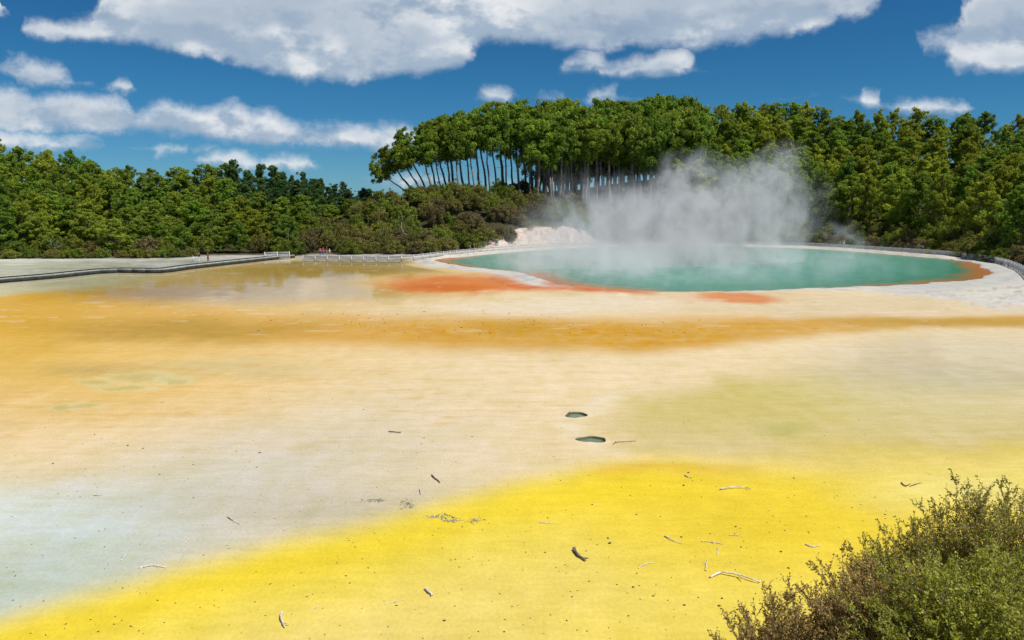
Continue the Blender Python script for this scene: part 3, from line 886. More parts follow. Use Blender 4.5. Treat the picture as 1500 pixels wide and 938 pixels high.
def pine_meshes(seed, form, mat):
    """unit pine 20 m tall: trunk with limbs, crown of needle clumps"""
    rs = np.random.default_rng(seed)
    H = 20.0
    zz = np.linspace(0, H * .97, 11)
    bend = np.cumsum(rs.normal(0, .10, (11, 2)), 0)
    bend[0] = 0
    axis = np.column_stack([bend, zz])
    mb = MB()
    r0 = .26 if form == 'tall' else .33
    mb.tube(axis, r0 * (1 - .82 * (zz / H) ** 1.1) + .02, 7, .05)
    if form == 'tall':
        z0, wide, n = H * rs.uniform(.46, .62), 2.9, 19
    elif form == 'full':
        z0, wide, n = H * rs.uniform(.10, .20), 5.0, 30
    elif form == 'cone':
        z0, wide, n = H * .12, 3.9, 30
    cs, rads = [], []
    lop = rs.uniform(0, 6.28)
    for k in range(n):
        t = min(1.0, (k + rs.uniform(0, 1)) / n)
        z = z0 + (H * .96 - z0) * t
        th = k * 2.399 + rs.uniform(-.8, .8)
        if form == 'tall':
            env = wide * (math.sin(math.pi * min(1, .22 + .70 * t)) ** .6) * rs.uniform(.35, 1.15)
        elif form == 'full':
            env = wide * (1 - t ** 2.8) ** .6 * (.6 + .4 * min(1, t * 3.5)) * rs.uniform(.5, 1.15)
        else:
            env = wide * (1.10 - t) * rs.uniform(.55, 1.12)
        env *= 1 + .22 * math.cos(th - lop)
        zb_ = max(z - env * .35, 1.0)
        a0 = np.array([np.interp(zb_, zz, axis[:, 0]), np.interp(zb_, zz, axis[:, 1]), zb_])
        tip = np.array([a0[0] + env * math.cos(th), a0[1] + env * math.sin(th), z + rs.uniform(-.4, .6)])
        mid = (a0 + tip) / 2 + np.array([0, 0, -.12 * env + .1])
        mb.tube([a0, mid, tip], [.085, .055, .02], 4)
        m = (7 if form != 'tall' else 8) if env > 1.6 else 4
        for q in range(m):
            w_ = rs.uniform(.35, 1.05) if q else 1.0
            c = a0 * (1 - w_) + tip * w_ + np.array([rs.normal(0, .85), rs.normal(0, .85), rs.normal(.15, .55)]) * (1 if q else .3)
            cs.append(c)
            rads.append(rs.uniform(.5, 1.02) * (1.0 - .2 * t))
    for q in range(9):
        cs.append(np.array([axis[-1, 0], axis[-1, 1], H - .2 - .38 * q]) + rs.normal(0, .12 + .14 * q, 3) * np.array([1, 1, .35]))
        rads.append(.34 + .05 * q)
    # dead stubs on the bare bole
    if form == 'tall':
        for q in range(9):
            z = rs.uniform(H * .22, z0)
            th = rs.uniform(0, 6.28)
            a0 = np.array([np.interp(z, zz, axis[:, 0]), np.interp(z, zz, axis[:, 1]), z])
            mb.tube([a0, a0 + np.array([math.cos(th), math.sin(th), .25]) * rs.uniform(.5, 1.5)], [.04, .012], 4)
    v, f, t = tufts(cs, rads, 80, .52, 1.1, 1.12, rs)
    return mb.mesh("pine_trunk", BARK, True), leaf_mesh("pine_crown", v, f, t, mat)

def shrub_meshes(seed, mat):
    """unit shrub 3 m tall and 4 m wide, leafy to the ground"""
    rs = np.random.default_rng(seed)
    mb = MB()
    cs, rads = [], []
    n = 34
    for k in range(n):
        th = k * 2.399 + rs.uniform(-.4, .4)
        e = math.sqrt((k + .5) / n)
        rad = 1.75 * e * rs.uniform(.85, 1.1)
        top = 2.55 * math.sqrt(max(.04, 1 - (e * .93) ** 2)) * rs.uniform(.80, 1.12)
        tip = np.array([rad * math.cos(th), rad * math.sin(th), max(top - .2, .35)])
        base = np.array([.35 * rad * math.cos(th), .35 * rad * math.sin(th), -.3])
        mb.tube([base, base * .4 + tip * .6 + rs.normal(0, .12, 3), tip], [.06, .035, .012], 4)
        cs.append(tip); rads.append(rs.uniform(.34, .6))
        if k % 2:
            cs.append(tip * np.array([1.05, 1.05, .55])); rads.append(rs.uniform(.4, .62))
        cs.append(tip + rs.normal(0, .3, 3)); rads.append(rs.uniform(.25, .45))
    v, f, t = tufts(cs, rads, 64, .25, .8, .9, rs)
    return mb.mesh("shrub_stems", TWIG, True), leaf_mesh("shrub_foliage", v, f, t, mat)

PROTO = {}
for i in range(5):
    PROTO['tall', i] = pine_meshes(100 + i, 'tall', PINE)
for i in range(6):
    PROTO['full' if i < 3 else 'light', i % 3] = pine_meshes(200 + i, 'full', PINE if i < 3 else PINE_LIGHT)
for i in range(3):
    PROTO['cone', i] = pine_meshes(300 + i, 'cone', PINE_DARK)
for i in range(3):
    PROTO['green', i] = shrub_meshes(400 + i, SHRUB_G)
    PROTO['olive', i] = shrub_meshes(410 + i, SHRUB_O)
    PROTO['brown', i] = shrub_meshes(420 + i, SHRUB_B)

def plant(name, proto, loc, scale, rot, names, label, cat, group):
    o = bpy.data.objects.new(name, None)
    o.empty_display_size = .3
    link(o)
    o.location, o.scale, o.rotation_euler = loc, scale, rot
    tag(o, label, cat, group)
    for nm, me in zip(names, PROTO[proto]):
        c = bpy.data.objects.new(nm, me)
        link(c, o)
    return o

placed = []
def free(x, y, dmin):
    for (a, b, r) in placed:
        if (a - x) ** 2 + (b - y) ** 2 < min(dmin, r) ** 2:
            return False
    placed.append((x, y, dmin))
    return True

rp = np.random.default_rng(42)
def pine(x, y, ytop, form, label, group, hmin=8, hmax=27, lean=0.0, wide=1.0):
    z = gz(x, y) - .15
    ztop = CAMH + math.tan(math.atan((CY - ytop) / F) - PITCH) * y
    h = min(max(ztop - z, hmin), hmax)
    n = sum(1 for k in PROTO if k[0] == form)
    i = int(rp.integers(n))
    s = h / 20.0
    sw = wide * (.75 * s + .25) * rp.uniform(.82, 1.3)
    plant("pine_tree", (form, i), (x, y, z), (sw, sw, s), (rp.normal(0, .015), lean + rp.normal(0, .02), rp.uniform(0, 6.28) if abs(lean) < .03 else 0), ("trunk", "crown"), label, "tree", group)

def bush(x, y, h, w, form, label, group):
    z = gz(x, y) - .05
    plant("shrub", (form, int(rp.integers(3))), (x, y, z), (w / 4, w / 4, h / 3), (0, 0, rp.uniform(0, 6.28)), ("stems", "foliage"), label, "shrub", group)

SIL_U = [-120, 0, 50, 120, 200, 270, 320, 380, 430, 480, 520, 545, 560, 600, 640, 690, 730, 800, 900, 960, 1050, 1200, 1300, 1400, 1500, 1700]
SIL_V = [190, 198, 212, 214, 236, 244, 240, 234, 246, 258, 272, 290, 240, 186, 168, 158, 150, 148, 145, 138, 144, 150, 154, 162, 164, 170]
def sil(u):
    return float(np.interp(u, SIL_U, SIL_V))

# the leaning grove at the end of the ridge
grove = [(604, 214, 212, -.85), (612, 216, 200, -.60), (620, 213, 206, -.46), (628, 219, 184, -.40), (636, 214, 196, -.25), (643, 221, 178, -.24), (650, 215, 188, -.20), (657, 223, 174, -.19), (662, 217, 180, -.16), (668, 226, 168, -.15), (675, 214, 186, -.14), (682, 221, 170, -.13),
         (690, 227, 162, -.11), (696, 216, 176, -.10), (704, 222, 164, -.10), (712, 229, 160, -.08), (718, 217, 166, -.07), (727, 224, 152, -.06), (736, 230, 150, -.06), (743, 218, 158, -.05), (752, 226, 150, -.05), (760, 221, 154, -.04), (769, 230, 150, -.04)]
for (u, d, v, ln) in grove:
    x = (u - CX) / F * d
    placed.append((x, d, 2))
    lab = ("slender pine leaning out furthest over the shrubs at the end of the grove" if u == 604 else "tall bare trunked pine leaning in the open grove against the sky")
    pine(x, d, v, 'tall', lab, None if u == 604 else "leaning pines of the open grove", 8, 27, ln * 1.0 + rp.normal(0, .03), (.8 if u == 604 else rp.uniform(.9, 1.25)))
# tall pines standing close along the ridge
cnt = 0
for u in np.arange(780, 1010, 6.2):
    for row in range(3):
        uu = u + rp.uniform(-3, 3)
        d = foot(uu) + 24 + row * 9 + rp.uniform(-3, 3)
        x = (uu - CX) / F * d
        if free(x, d, 1.7):
            pine(x, d, sil(uu) + (2 - row) * 12 + abs(rp.normal(0, 11)), 'tall', "tall straight pine " + ("in the front", "in the middle", "at the back")[row] + " of the dense stand above the steam", ("front", "middle", "back")[row] + " row of straight pines above the steam", 10, 29, rp.normal(-.02, .03), rp.uniform(.9, 1.15))
for u in np.arange(790, 1010, 17):
    d = foot(u) + 58 + rp.uniform(-3, 8)
    x = (u - CX) / F * d
    placed.append((x, d, 2))
    pine(x, d, sil(u) + rp.uniform(10, 34), 'full', "bushy pine filling the gaps behind the straight trunks", "bushy pines behind the straight stand", 8, 24, 0, 1.0)
# bushy pines of the right hill
for row in range(6):
    for u in np.arange(985, 1640, (36, 28, 26, 25, 23, 21)[row]):
        uu = u + rp.uniform(-11, 11)
        d = foot(uu) + 13 + row * 12 + rp.uniform(-4, 4)
        x = (uu - CX) / F * d
        if not free(x, d, 4.2):
            continue
        yt = sil(uu) + max(0, (5 - row)) * 19 + abs(rp.normal(0, 7)) + 1
        yellow_pine = rp.random() < .5  # random pick of the yellowish needle colour
        spot = ("rising straight above the fence shrubs", "low on the slope behind the pool", "half way up the slope behind the pool", "high on the slope behind the pool", "just below the skyline of the ridge", "on the skyline of the ridge")[row]
        pine(x, d, yt, 'light' if yellow_pine else 'full', ("yellowish green" if yellow_pine else "mid green") + " bushy pine " + spot, ("yellowish" if yellow_pine else "mid green") + " bushy pines " + spot, 8, 24, 0, 1.08)
# left woods
for row in range(6):
    for u in np.arange(-90, 560, 25 if row else 30):
        uu = u + rp.uniform(-10, 10)
        if uu > 450 and row < 2:
            continue
        d = foot(uu) + 10 + row * 12 + rp.uniform(-4, 4)
        x = (uu - CX) / F * d
        if not free(x, d, 4.0):
            continue
        yt = sil(uu) + max(0, (5 - row)) * (17 - 8 * min(1, max(0, (uu - 380) / 120))) + abs(rp.normal(0, 8)) - 2
        if uu > 470:
            yt += 14
        dark = uu > 350 and row >= 3
        form = 'cone' if dark else ('tall' if (uu < 40 and rp.random() < .5) else ('light' if rp.random() < .16 else 'full'))
        spot = ("standing over the shore shrubs of the left woods", "in the front of the left woods", "in the middle of the left woods", "deep in the left woods", "behind the middle of the left woods", "on the skyline of the left woods")[row]
        kind = {'cone': "dark conifer", 'tall': "bare trunked pine", 'light': "yellowish green pine", 'full': "mid green pine"}[form]
        pine(x, d, yt, form, kind + " " + spot, kind + "s " + spot, 4.5, 22, 0, 1.12)
for u in np.arange(395, 545, 9):
    d = foot(u) + 62 + rp.uniform(0, 40)
    x = (u - CX) / F * d
    if free(x, d, 3):
        pine(x, d, sil(u) + rp.uniform(0, 16), 'cone', "dark conifer closing the far end of the left woods", "dark conifers at the end of the left woods", 5, 24, 0, 1.1)

# shrubs
def pick(p):
    r = rp.random()
    return 'green' if r < p[0] else ('olive' if r < p[0] + p[1] else 'brown')
SL = {'green': "rounded green shrub", 'olive': "rounded olive shrub", 'brown': "rounded brownish shrub"}
def shrub_row(us, d0, jit, hr, wr, p, where, grp, dmin):
    for u in us:
        uu = u + rp.uniform(-8, 8)
        d = foot(uu) + d0 + rp.uniform(-jit, jit)
        x = (uu - CX) / F * d
        if (455 < uu < 492 and d < 176) or not free(x, d, dmin):
            continue
        k = pick(p)
        bush(x, d, rp.uniform(*hr), rp.uniform(*wr), k, SL[k] + " " + where, k + " " + grp)
shrub_row(np.arange(-80, 290, 15), 1.0, .8, (1.3, 2.3), (2.4, 3.8), (.5, .4), "at the foot of the left woods", "shrubs at the foot of the left woods", 1.6)
shrub_row(np.arange(-80, 430, 17), 5.5, 1.5, (2.8, 4.6), (4, 6), (.65, .3), "below the pines of the left woods", "shrubs below the left pines", 2.2)
for r_, (d0, h) in enumerate(((1.5, (2.6, 3.8)), (6, (3.4, 4.6)), (11.5, (3.4, 5)), (18, (3.6, 5)), (26, (3.6, 5)), (35, (3.4, 4.6)), (43, (2.6, 3.8)))):
    us = np.arange((300 if r_ < 2 else 440) if r_ else 415, 720 if r_ < 2 else 850, 20)
    us = us[(us < 455) | (us > 486)] if r_ == 0 else us
    shrub_row(us, d0, 1.5, h, (4.2, 6.2), (.25, .45) if r_ < 3 else (.45, .4), ("beside the fenced path" if r_ < 2 else "on the slope below the leaning grove"), ("shrubs beside the fenced path" if r_ < 2 else "shrubs on the slope below the grove"), 2.4)
shrub_row(np.arange(740, 900, 17), 10.5, 1.5, (2.6, 3.8), (3.6, 5), (.2, .45), "above the bare pink bank", "shrubs above the bare bank", 2.2)
shrub_row(np.arange(690, 745, 13), 1.5, 1.2, (2.6, 4.2), (3.2, 4.4), (.05, .25), "beside the bare pink bank", "shrubs beside the bare bank", 1.8)
shrub_row(np.arange(880, 1620, 15), 1.2, .9, (2.8, 4.2), (4.0, 5.8), (.35, .45), "behind the fence of the steaming pool", "shrubs behind the pool fence", 2.0)
shrub_row(np.arange(840, 1620, 17), 6.5, 1.6, (4.4, 6.4), (5, 7.2), (.55, .35), "under the bushy pines behind the pool", "shrubs under the bushy pines", 2.4)

# bare bank of pinkish sinter behind the pool
nu_, nt_ = 150, 34
uu_ = np.linspace(692, 900, nu_)
tt_ = np.linspace(0, 1, nt_)
TT_, UU_ = np.meshgrid(tt_, uu_, indexing='ij')
f_ = foot(UU_)
yb = f_ - 4.6 + 13 * TT_
xb = (UU_ - CX) / F * yb
zb0 = height(xb.ravel(), yb.ravel()).reshape(xb.shape)
gul = fbm(xb.ravel() * .45, yb.ravel() * .12, 191, 5).reshape(xb.shape)
led = fbm(xb.ravel() * .7, zb0.ravel() * 1.6, 193, 4).reshape(xb.shape)
envb = sm(0, .18, TT_) * (1 - sm(.75, 1, TT_)) * sm(692, 712, UU_) * (1 - sm(868, 900, UU_))
zb1 = zb0 - .22 + envb * (.55 + 1.1 * gul + .35 * led)
yb1 = yb - envb * (.5 * led + .5 * gul)
BANK = bpy.data.materials.new("bank_sinter")
BANK.use_nodes = True
N = NT(BANK.node_tree)
pp = N.node('ShaderNodeNewGeometry').outputs['Position']
c_ = N.mix(N.remap(N.noise(pp, .55, 5, .65), .38, .62), (.46, .33, .26, 1), (.58, .52, .47, 1))
c_ = N.mix(N.math('MULTIPLY', N.remap(N.noise(N.vmath('MULTIPLY', pp, (1, 1, 2.5)), 1.1, 5, .7), .52, .62), .75), c_, (.20, .13, .09, 1))
N.put(N.n['Principled BSDF'].inputs['Base Color'], c_)
N.n['Principled BSDF'].inputs['Roughness'].default_value = .9
i_ = np.arange(nu_ * nt_).reshape(nt_, nu_)
bf = np.stack([i_[:-1, :-1], i_[:-1, 1:], i_[1:, 1:], i_[1:, :-1]], -1).reshape(-1, 4)
add("bare_bank", mesh_np("bare_bank", np.stack([xb, yb1, zb1], -1).reshape(-1, 3), bf, BANK, True), kind='structure')

# dead bleached trees
def dead_tree(x, y, h, seed, label):
    rs = np.random.default_rng(seed)
    mb = MB()
    def grow(p, d, L, r, lev):
        q = p + d * L
        m = (p + q) / 2 + rs.normal(0, .07 * L, 3)
        mb.tube([p, m, q], [r, r * .8, r * .55], 5)
        if lev:
            for _ in range(3):
                grow(m * .3 + q * .7 if _ else q, (d + rs.normal(0, .55, 3)) / np.linalg.norm(d + rs.normal(0, .2, 3)), L * .68, r * .55, lev - 1)
    grow(np.zeros(3), np.array([.15, -.2, 1.0]), h * .4, .11, 3)
    add("dead_tree", mb.mesh("dead_tree", BARK_PALE, True), None, label, "dead tree", loc=(x, y, gz(x, y) - .1))
for u, dd, h, sd_, lab in ((592, 8.5, 6.5, 1, "bleached dead tree among the shrubs below the leaning grove"), (1242, 10, 9, 2, "pale dead tree standing in the pines behind the pool"), (1352, 14, 10, 3, "white dead branches showing high between bushy pines"), (1196, 9, 5, 5, "small grey dead tree beside the drifting steam"), (78, 3.5, 4, 4, "grey dead shrub at the foot of the left woods")):
    d = foot(u) + dd
    dead_tree((u - CX) / F * d, d, h, sd_, lab)

# ------------------------------------------------------------------ fence, boardwalk
WOOD = material("weathered_fence_timber", (.66, .66, .65), .85, nscale=1.4, color2=(.50, .50, .50), bump=.2)
DECK = material("deck_timber", (.46, .48, .42), .85, nscale=2.5, color2=(.34, .37, .32), bump=.2)
FASCIA = material("shade_dark_timber", (.045, .052, .042), .8, nscale=2.0, color2=(.025, .03, .025))  # shadow on the boardwalk's side face, put into the timber colour

def resample(pts, step):
    pts = np.asarray(pts, float)
    seg = np.linalg.norm(np.diff(pts, axis=0), axis=1)
    s = np.concatenate([[0], np.cumsum(seg)])
    n = max(2, int(round(s[-1] / step)) + 1)
    q = np.linspace(0, s[-1], n)
    return np.column_stack([np.interp(q, s, pts[:, k]) for k in range(pts.shape[1])])

post_me = MB(); post_me.box((0, 0, .72), (.07, 0, 0), (0, .07, 0), (0, 0, .82))
cap_me = MB(); cap_me.box((0, 0, 1.562), (.085, 0, 0), (0, .085, 0), (0, 0, .02))
CAP = cap_me.mesh("post_cap", WOOD)
POST = post_me.mesh("fence_post", WOOD)
def top_z(x, y):
    z = gz(x, y)
    sd = poly_sd(np.array([x]), np.array([y]), POOL)[0]
    if sd < 7.5:
        z = max(z, float(np.interp(sd, [0, .8, 1.4, 2.2, 3.2, 4.6, 6.2, 7.5], [.25, .43, .42, .36, .27, .2, .15, .1])))
    return z
def fence(pts, label, gap=2.4, tall=1.0):
    root = bpy.data.objects.new("timber_fence", None)
    link(root)
    tag(root, label, "fence")
    P = resample(pts, gap)
    root.location = (P[0][0], P[0][1], top_z(*P[0]))
    o0 = np.array(root.location)
    B = np.array([[p[0], p[1], top_z(*p)] for p in P])
    for b in B:
        c = bpy.data.objects.new("post", POST)
        link(c, root)
        c.location = b - o0
        link(bpy.data.objects.new("cap", CAP), c)
    for k in range(len(B) - 1):
        a, b = B[k] - o0, B[k + 1] - o0
        d = (b - a) / 2
        t = d / np.linalg.norm(d)
        side = np.array([-t[1], t[0], 0]); side /= np.linalg.norm(side)
        for z, hh, nm in ((1.42, .05, "top_rail"), (.22, .04, "bottom_rail")):
            m = MB(); m.box((0, 0, 0), d * .97, side * .045, (0, 0, hh))
            add(nm, m.mesh(nm, WOOD), root, loc=(a + b) / 2 + np.array([0, 0, z]))
        m = MB()
        n = int(np.linalg.norm(d) * 2 / .19)
        for i in range(n):
            p = a + (b - a) * (i + .7) / (n + .4)
            m.box(p - (a + b) / 2 + np.array([0, 0, .82]) + side * .06, t * .05, side * .012, (0, 0, .62))
        add("picket_panel", m.mesh("picket_panel", WOOD), root, kind='stuff', loc=(a + b) / 2)
    root.scale = (1, 1, tall)
    return root
def pxs(lst, z=.45):
    return [at(a, b, z)[:2] for a, b in lst]
fence(pxs([(388, 377.5), (408, 377), (424, 376.8)]), "short timber fence beside the end of the boardwalk")
back = catmull(pxs([(444, 380), (500, 380.6), (560, 381.3), (600, 381), (625, 379.3), (650, 376.6), (690, 372.5), (740, 368), (800, 363.8), (860, 361.2), (930, 360), (1010, 359.4), (1090, 360), (1160, 362), (1220, 364.4), (1290, 369), (1350, 373), (1400, 377), (1440, 381.5), (1470, 387), (1492, 395), (1503, 403), (1516, 416)]), 6, False)
fence(back, "long weathered picket fence curving round the steaming pool", tall=.80)

bw = catmull([at(a, b, .0)[:2] for a, b in ((-90, 426), (0, 415.5), (80, 408.5), (160, 400.5), (235, 400.5), (282, 394.5), (347, 387), (400, 381.2), (432, 378.2))], 6, False)
def boardwalk():
    root = bpy.data.objects.new("boardwalk", None)
    link(root)
    tag(root, "low timber boardwalk crossing the ochre flats", "boardwalk")
    P = resample(bw, 2.4)
    root.location = (P[0][0], P[0][1], 0)
    Q = P - P[0]
    t = np.gradient(Q, axis=0); t /= np.linalg.norm(t, axis=1)[:, None]
    nrm = np.column_stack([-t[:, 1], t[:, 0]])
    if nrm[:, 1].mean() < 0:
        nrm = -nrm
    def strip(nm, o0, o1, z0, z1, mat):
        m = MB()
        for k in range(len(Q) - 1):
            a0, a1 = Q[k] + nrm[k] * o0, Q[k] + nrm[k] * o1
            b0, b1 = Q[k + 1] + nrm[k + 1] * o0, Q[k + 1] + nrm[k + 1] * o1
            v = [(*q, z) for z in (z0, z1) for q in (a0, a1, b1, b0)]
            m.raw(v, [(0, 1, 2, 3), (4, 7, 6, 5), (0, 4, 5, 1), (1, 5, 6, 2), (2, 6, 7, 3), (3, 7, 4, 0)])
        return add(nm, m.mesh(nm, mat), root)
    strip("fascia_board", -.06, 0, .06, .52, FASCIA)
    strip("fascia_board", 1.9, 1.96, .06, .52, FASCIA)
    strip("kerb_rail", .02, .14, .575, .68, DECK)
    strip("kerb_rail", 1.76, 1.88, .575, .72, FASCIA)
    m = MB()
    for k in range(len(Q) - 1):
        L = np.linalg.norm(Q[k + 1] - Q[k]); n = int(L / .16)
        for i in range(n):
            c = Q[k] + (Q[k + 1] - Q[k]) * (i + .5) / n
            tt = (Q[k + 1] - Q[k]) / L; nn = np.array([-tt[1], tt[0]])
            nn = nn if nn[1] > 0 else -nn
            c = c + nn * .95
            m.box((*c, .54 + rng.normal(0, .002)), (*(tt * .074), 0), (*(nn * .94), 0), (0, 0, .03))
    add("deck_plank", m.mesh("deck_plank", DECK), root, kind='stuff')
    pm = MB(); pm.box((0, 0, .12), (.06, 0, 0), (0, .06, 0), (0, 0, .38))
    pme = pm.mesh("pile", FASCIA)
    for k in range(0, len(Q)):
        for o in (.12, 1.78):
            c = bpy.data.objects.new("pile", pme); link(c, root)
            c.location = (*(Q[k] + nrm[k] * o), 0)
boardwalk()

# ------------------------------------------------------------------ people
SKIN = material("skin", (.52, .31, .22), .6)
def cloth(name, c):
    return material(name, c, .85, .2, 8)
CL = {k: cloth(k + "_cloth", v) for k, v in dict(white=(.75, .75, .75), black=(.02, .02, .025), maroon=(.16, .02, .035), red=(.45, .03, .03), blue=(.08, .16, .42), navy=(.03, .05, .12), grey=(.25, .25, .27), khaki=(.33, .27, .17), orange=(.6, .22, .1), paleblue=(.35, .45, .75)).items()}
HAIR = {k: material(k + "_hair", v, .6) for k, v in dict(dark=(.03, .02, .015), fair=(.35, .24, .12), cap=(.75, .74, .72)).items()}

def skin_obj(name, verts, edges, radii, root_i, mat, parent, sub=1):
    me = bpy.data.meshes.new(name)
    me.from_pydata([tuple(v) for v in verts], edges, [])
    o = bpy.data.objects.new(name, me)
    link(o, parent)
    sk = o.modifiers.new("skin", 'SKIN')
    sk.use_smooth_shade = True
    for i, r in enumerate(radii):
        sv = me.skin_vertices[0].data[i]
        sv.radius = (r, r) if not isinstance(r, tuple) else r
        sv.use_root = (i == root_i)
    ss = o.modifiers.new("sub", 'SUBSURF')
    ss.levels = ss.render_levels = sub
    me.materials.append(mat)
    return o

def person(loc, face, stride, shirt, legs, hair, label, group=None, armf=.15, h=1.72, shorts=False, sit=False):
    root = bpy.data.objects.new("person", None)
    link(root)
    root.location = loc
    root.rotation_euler = (0, 0, face)
    root.scale = (h / 1.72,) * 3
    tag(root, label, "person", group)
    hipz = .90 if not sit else .46
    up = hipz - .90
    V_, E_, R_ = [], [], []
    def v(p, r, par=None):
        V_.append(p); R_.append(r)
        if par is not None:
            E_.append((par, len(V_) - 1))
        return len(V_) - 1
    pel = v((0, 0, .94 + up), (.13, .10))
    wst = v((0, 0, 1.10 + up), (.115, .085), pel)
    chs = v((0, .0, 1.30 + up), (.145, .10), wst)
    nk = v((0, 0, 1.47 + up), .052, chs)
    jaw = v((0, -.03, 1.55 + up), (.062, .07), nk)
    v((0, -.01, 1.66 + up), (.074, .088), jaw)
    hands, legpts, armpts = [], [], []
    for s in (-1, 1):
        sw = stride * s
        hip = v((s * .085, 0, .88 + up), .088, pel)
        if sit:
            kn = v((s * .12, -.42, .47), .06, hip)
            an = v((s * .12, -.40, .09), .042, kn)
        else:
            kn = v((s * .09, -.32 * sw - .03, .50), .058, hip)
            an = v((s * .09, -.62 * sw + (.06 if sw < 0 else 0), .09), .04, kn)
        toe = v((V_[an][0], V_[an][1] - .15, .035), (.042, .032), an)
        legpts.append((hip, kn, an))
        shd = v((s * .19, 0, 1.41 + up), .058, chs)
        el = v((s * .245, .02 + armf * sw, 1.14 + up), .042, shd)
        wr = v((s * .25, -.10 + 1.6 * armf * sw, .92 + up), .030, el)
        plm = v((s * .25, -.13 + 1.7 * armf * sw, .855 + up), (.022, .036), wr)
        armpts.append((shd, el, wr))
        for q in range(4):
            f1 = v((s * .25, V_[plm][1] - .03 + .019 * q, .80 + up - .006 * (q in (1, 2))), .0085, plm)
            v((s * .245, V_[plm][1] - .035 + .019 * q, .765 + up - .008 * (q in (1, 2))), .0075, f1)
        t1 = v((s * .235, V_[plm][1] - .045, .845 + up), .010, plm)
        v((s * .232, V_[plm][1] - .058, .815 + up), .0085, t1)
    body = skin_obj("body", V_, E_, R_, pel, SKIN, root)
    # clothing hugs the body
    g = 1.17
    Vs, Es, Rs = [], [], []
    idx = {}
    def cp_(i, k=g):
        idx[i] = len(Vs); Vs.append(V_[i]); r = R_[i]
        Rs.append(tuple(q * k for q in r) if isinstance(r, tuple) else r * k)
    for i in (pel, wst, chs):
        cp_(i)
    Es += [(idx[pel], idx[wst]), (idx[wst], idx[chs])]
    for (a, b, c) in armpts:
        cp_(a); cp_(b, 1.25)
        Es += [(idx[chs], idx[a]), (idx[a], idx[b])]
    skin_obj("shirt", Vs, Es, Rs, 0, CL[shirt], root)
    Vs, Es, Rs = [], [], []
    idx = {}
    cp_(pel, 1.12)
    for (a, b, c) in legpts:
        cp_(a, 1.2); cp_(b, 1.3)
        Es += [(idx[pel], idx[a]), (idx[a], idx[b])]
        if not shorts:
            cp_(c, 1.35); Es.append((idx[b], idx[c]))
    skin_obj("trousers" if not shorts else "shorts", Vs, Es, Rs, 0, CL[legs], root)
    bm = bmesh.new()
    bmesh.ops.create_uvsphere(bm, u_segments=12, v_segments=8, radius=.108)
    bmesh.ops.delete(bm, geom=[q for q in bm.verts if q.co.z < -.03 and q.co.y < .02], context='VERTS')
    me = bpy.data.meshes.new("hair"); bm.to_mesh(me); bm.free()
    me.materials.append(HAIR[hair])
    ho = add("hair", me, body); ho.location = (0, .012, 1.665 + up)
    # face: nose and eyes
    fm = MB()
    fm.box((0, -.098, 1.615 + up), (.011, 0, 0), (0, .016, 0), (0, 0, .018))
    add("nose", fm.mesh("nose", SKIN), body)
    for s in (-1, 1):
        em = MB()
        em.box((s * .03, -.092, 1.645 + up), (.011, 0, 0), (0, .006, 0), (0, 0, .006))
        add("eye", em.mesh("eye", HAIR['dark']), body)
    return root
def ppl(px, py, z, *a, **k):
    p = at(px, py, z)
    return person((p[0], p[1], max(gz(p[0], p[1]), 0)), *a, **k)
ppl(283, 384.5, 0, 1.0, 0, 'white', 'paleblue', 'fair', "person in white shirt sitting low on the shore past the boardwalk", sit=True)
ppl(292, 384, 0, 2.6, .3, 'black', 'white', 'fair', "person in black top and white trousers near the boardwalk")
ppl(305, 383.5, 0, .4, .25, 'maroon', 'maroon', 'dark', "person dressed all in maroon standing on the pale shore")
ppl(469, 374.2, .6, 3.0, .4, 'orange', 'navy', 'dark', "person in orange top and navy trousers on the shrub path")
ppl(473.5, 373, .6, .3, .35, 'red', 'blue', 'dark', "person in red top and blue trousers coming along the path")
ppl(478.5, 373, .6, 2.8, .4, 'maroon', 'khaki', 'dark', "person in dark red jacket and khaki trousers on the path")
ppl(483, 373.8, .6, 1.2, .2, 'white', 'khaki', 'cap', "short person in white top at the edge of the path", h=1.4, shorts=True)
ppl(689, 370.0, .5, 1.57, .5, 'grey', 'black', 'dark', "person in grey striding along the path by the pink bank")
ppl(694.5, 369.4, .5, 1.57, .45, 'red', 'navy', 'cap', "person with pale cap and red top striding by the pink bank")
ppl(1236, 363.0, .5, -1.57, .4, 'white', 'grey', 'cap', "person in white top behind the fence beside drifting steam")
ppl(1230, 362.7, .5, -1.4, .3, 'grey', 'black', 'dark', "person in grey top behind the fence beside drifting steam")
ppl(1345, 370.4, .5, -1.5, .3, 'white', 'khaki', 'cap', "person in white shirt and pale hat behind the fence right of the steam")
ppl(1351.5, 370.8, .5, -1.3, .3, 'paleblue', 'navy', 'dark', "person in pale blue shirt and dark hair behind the pool fence")

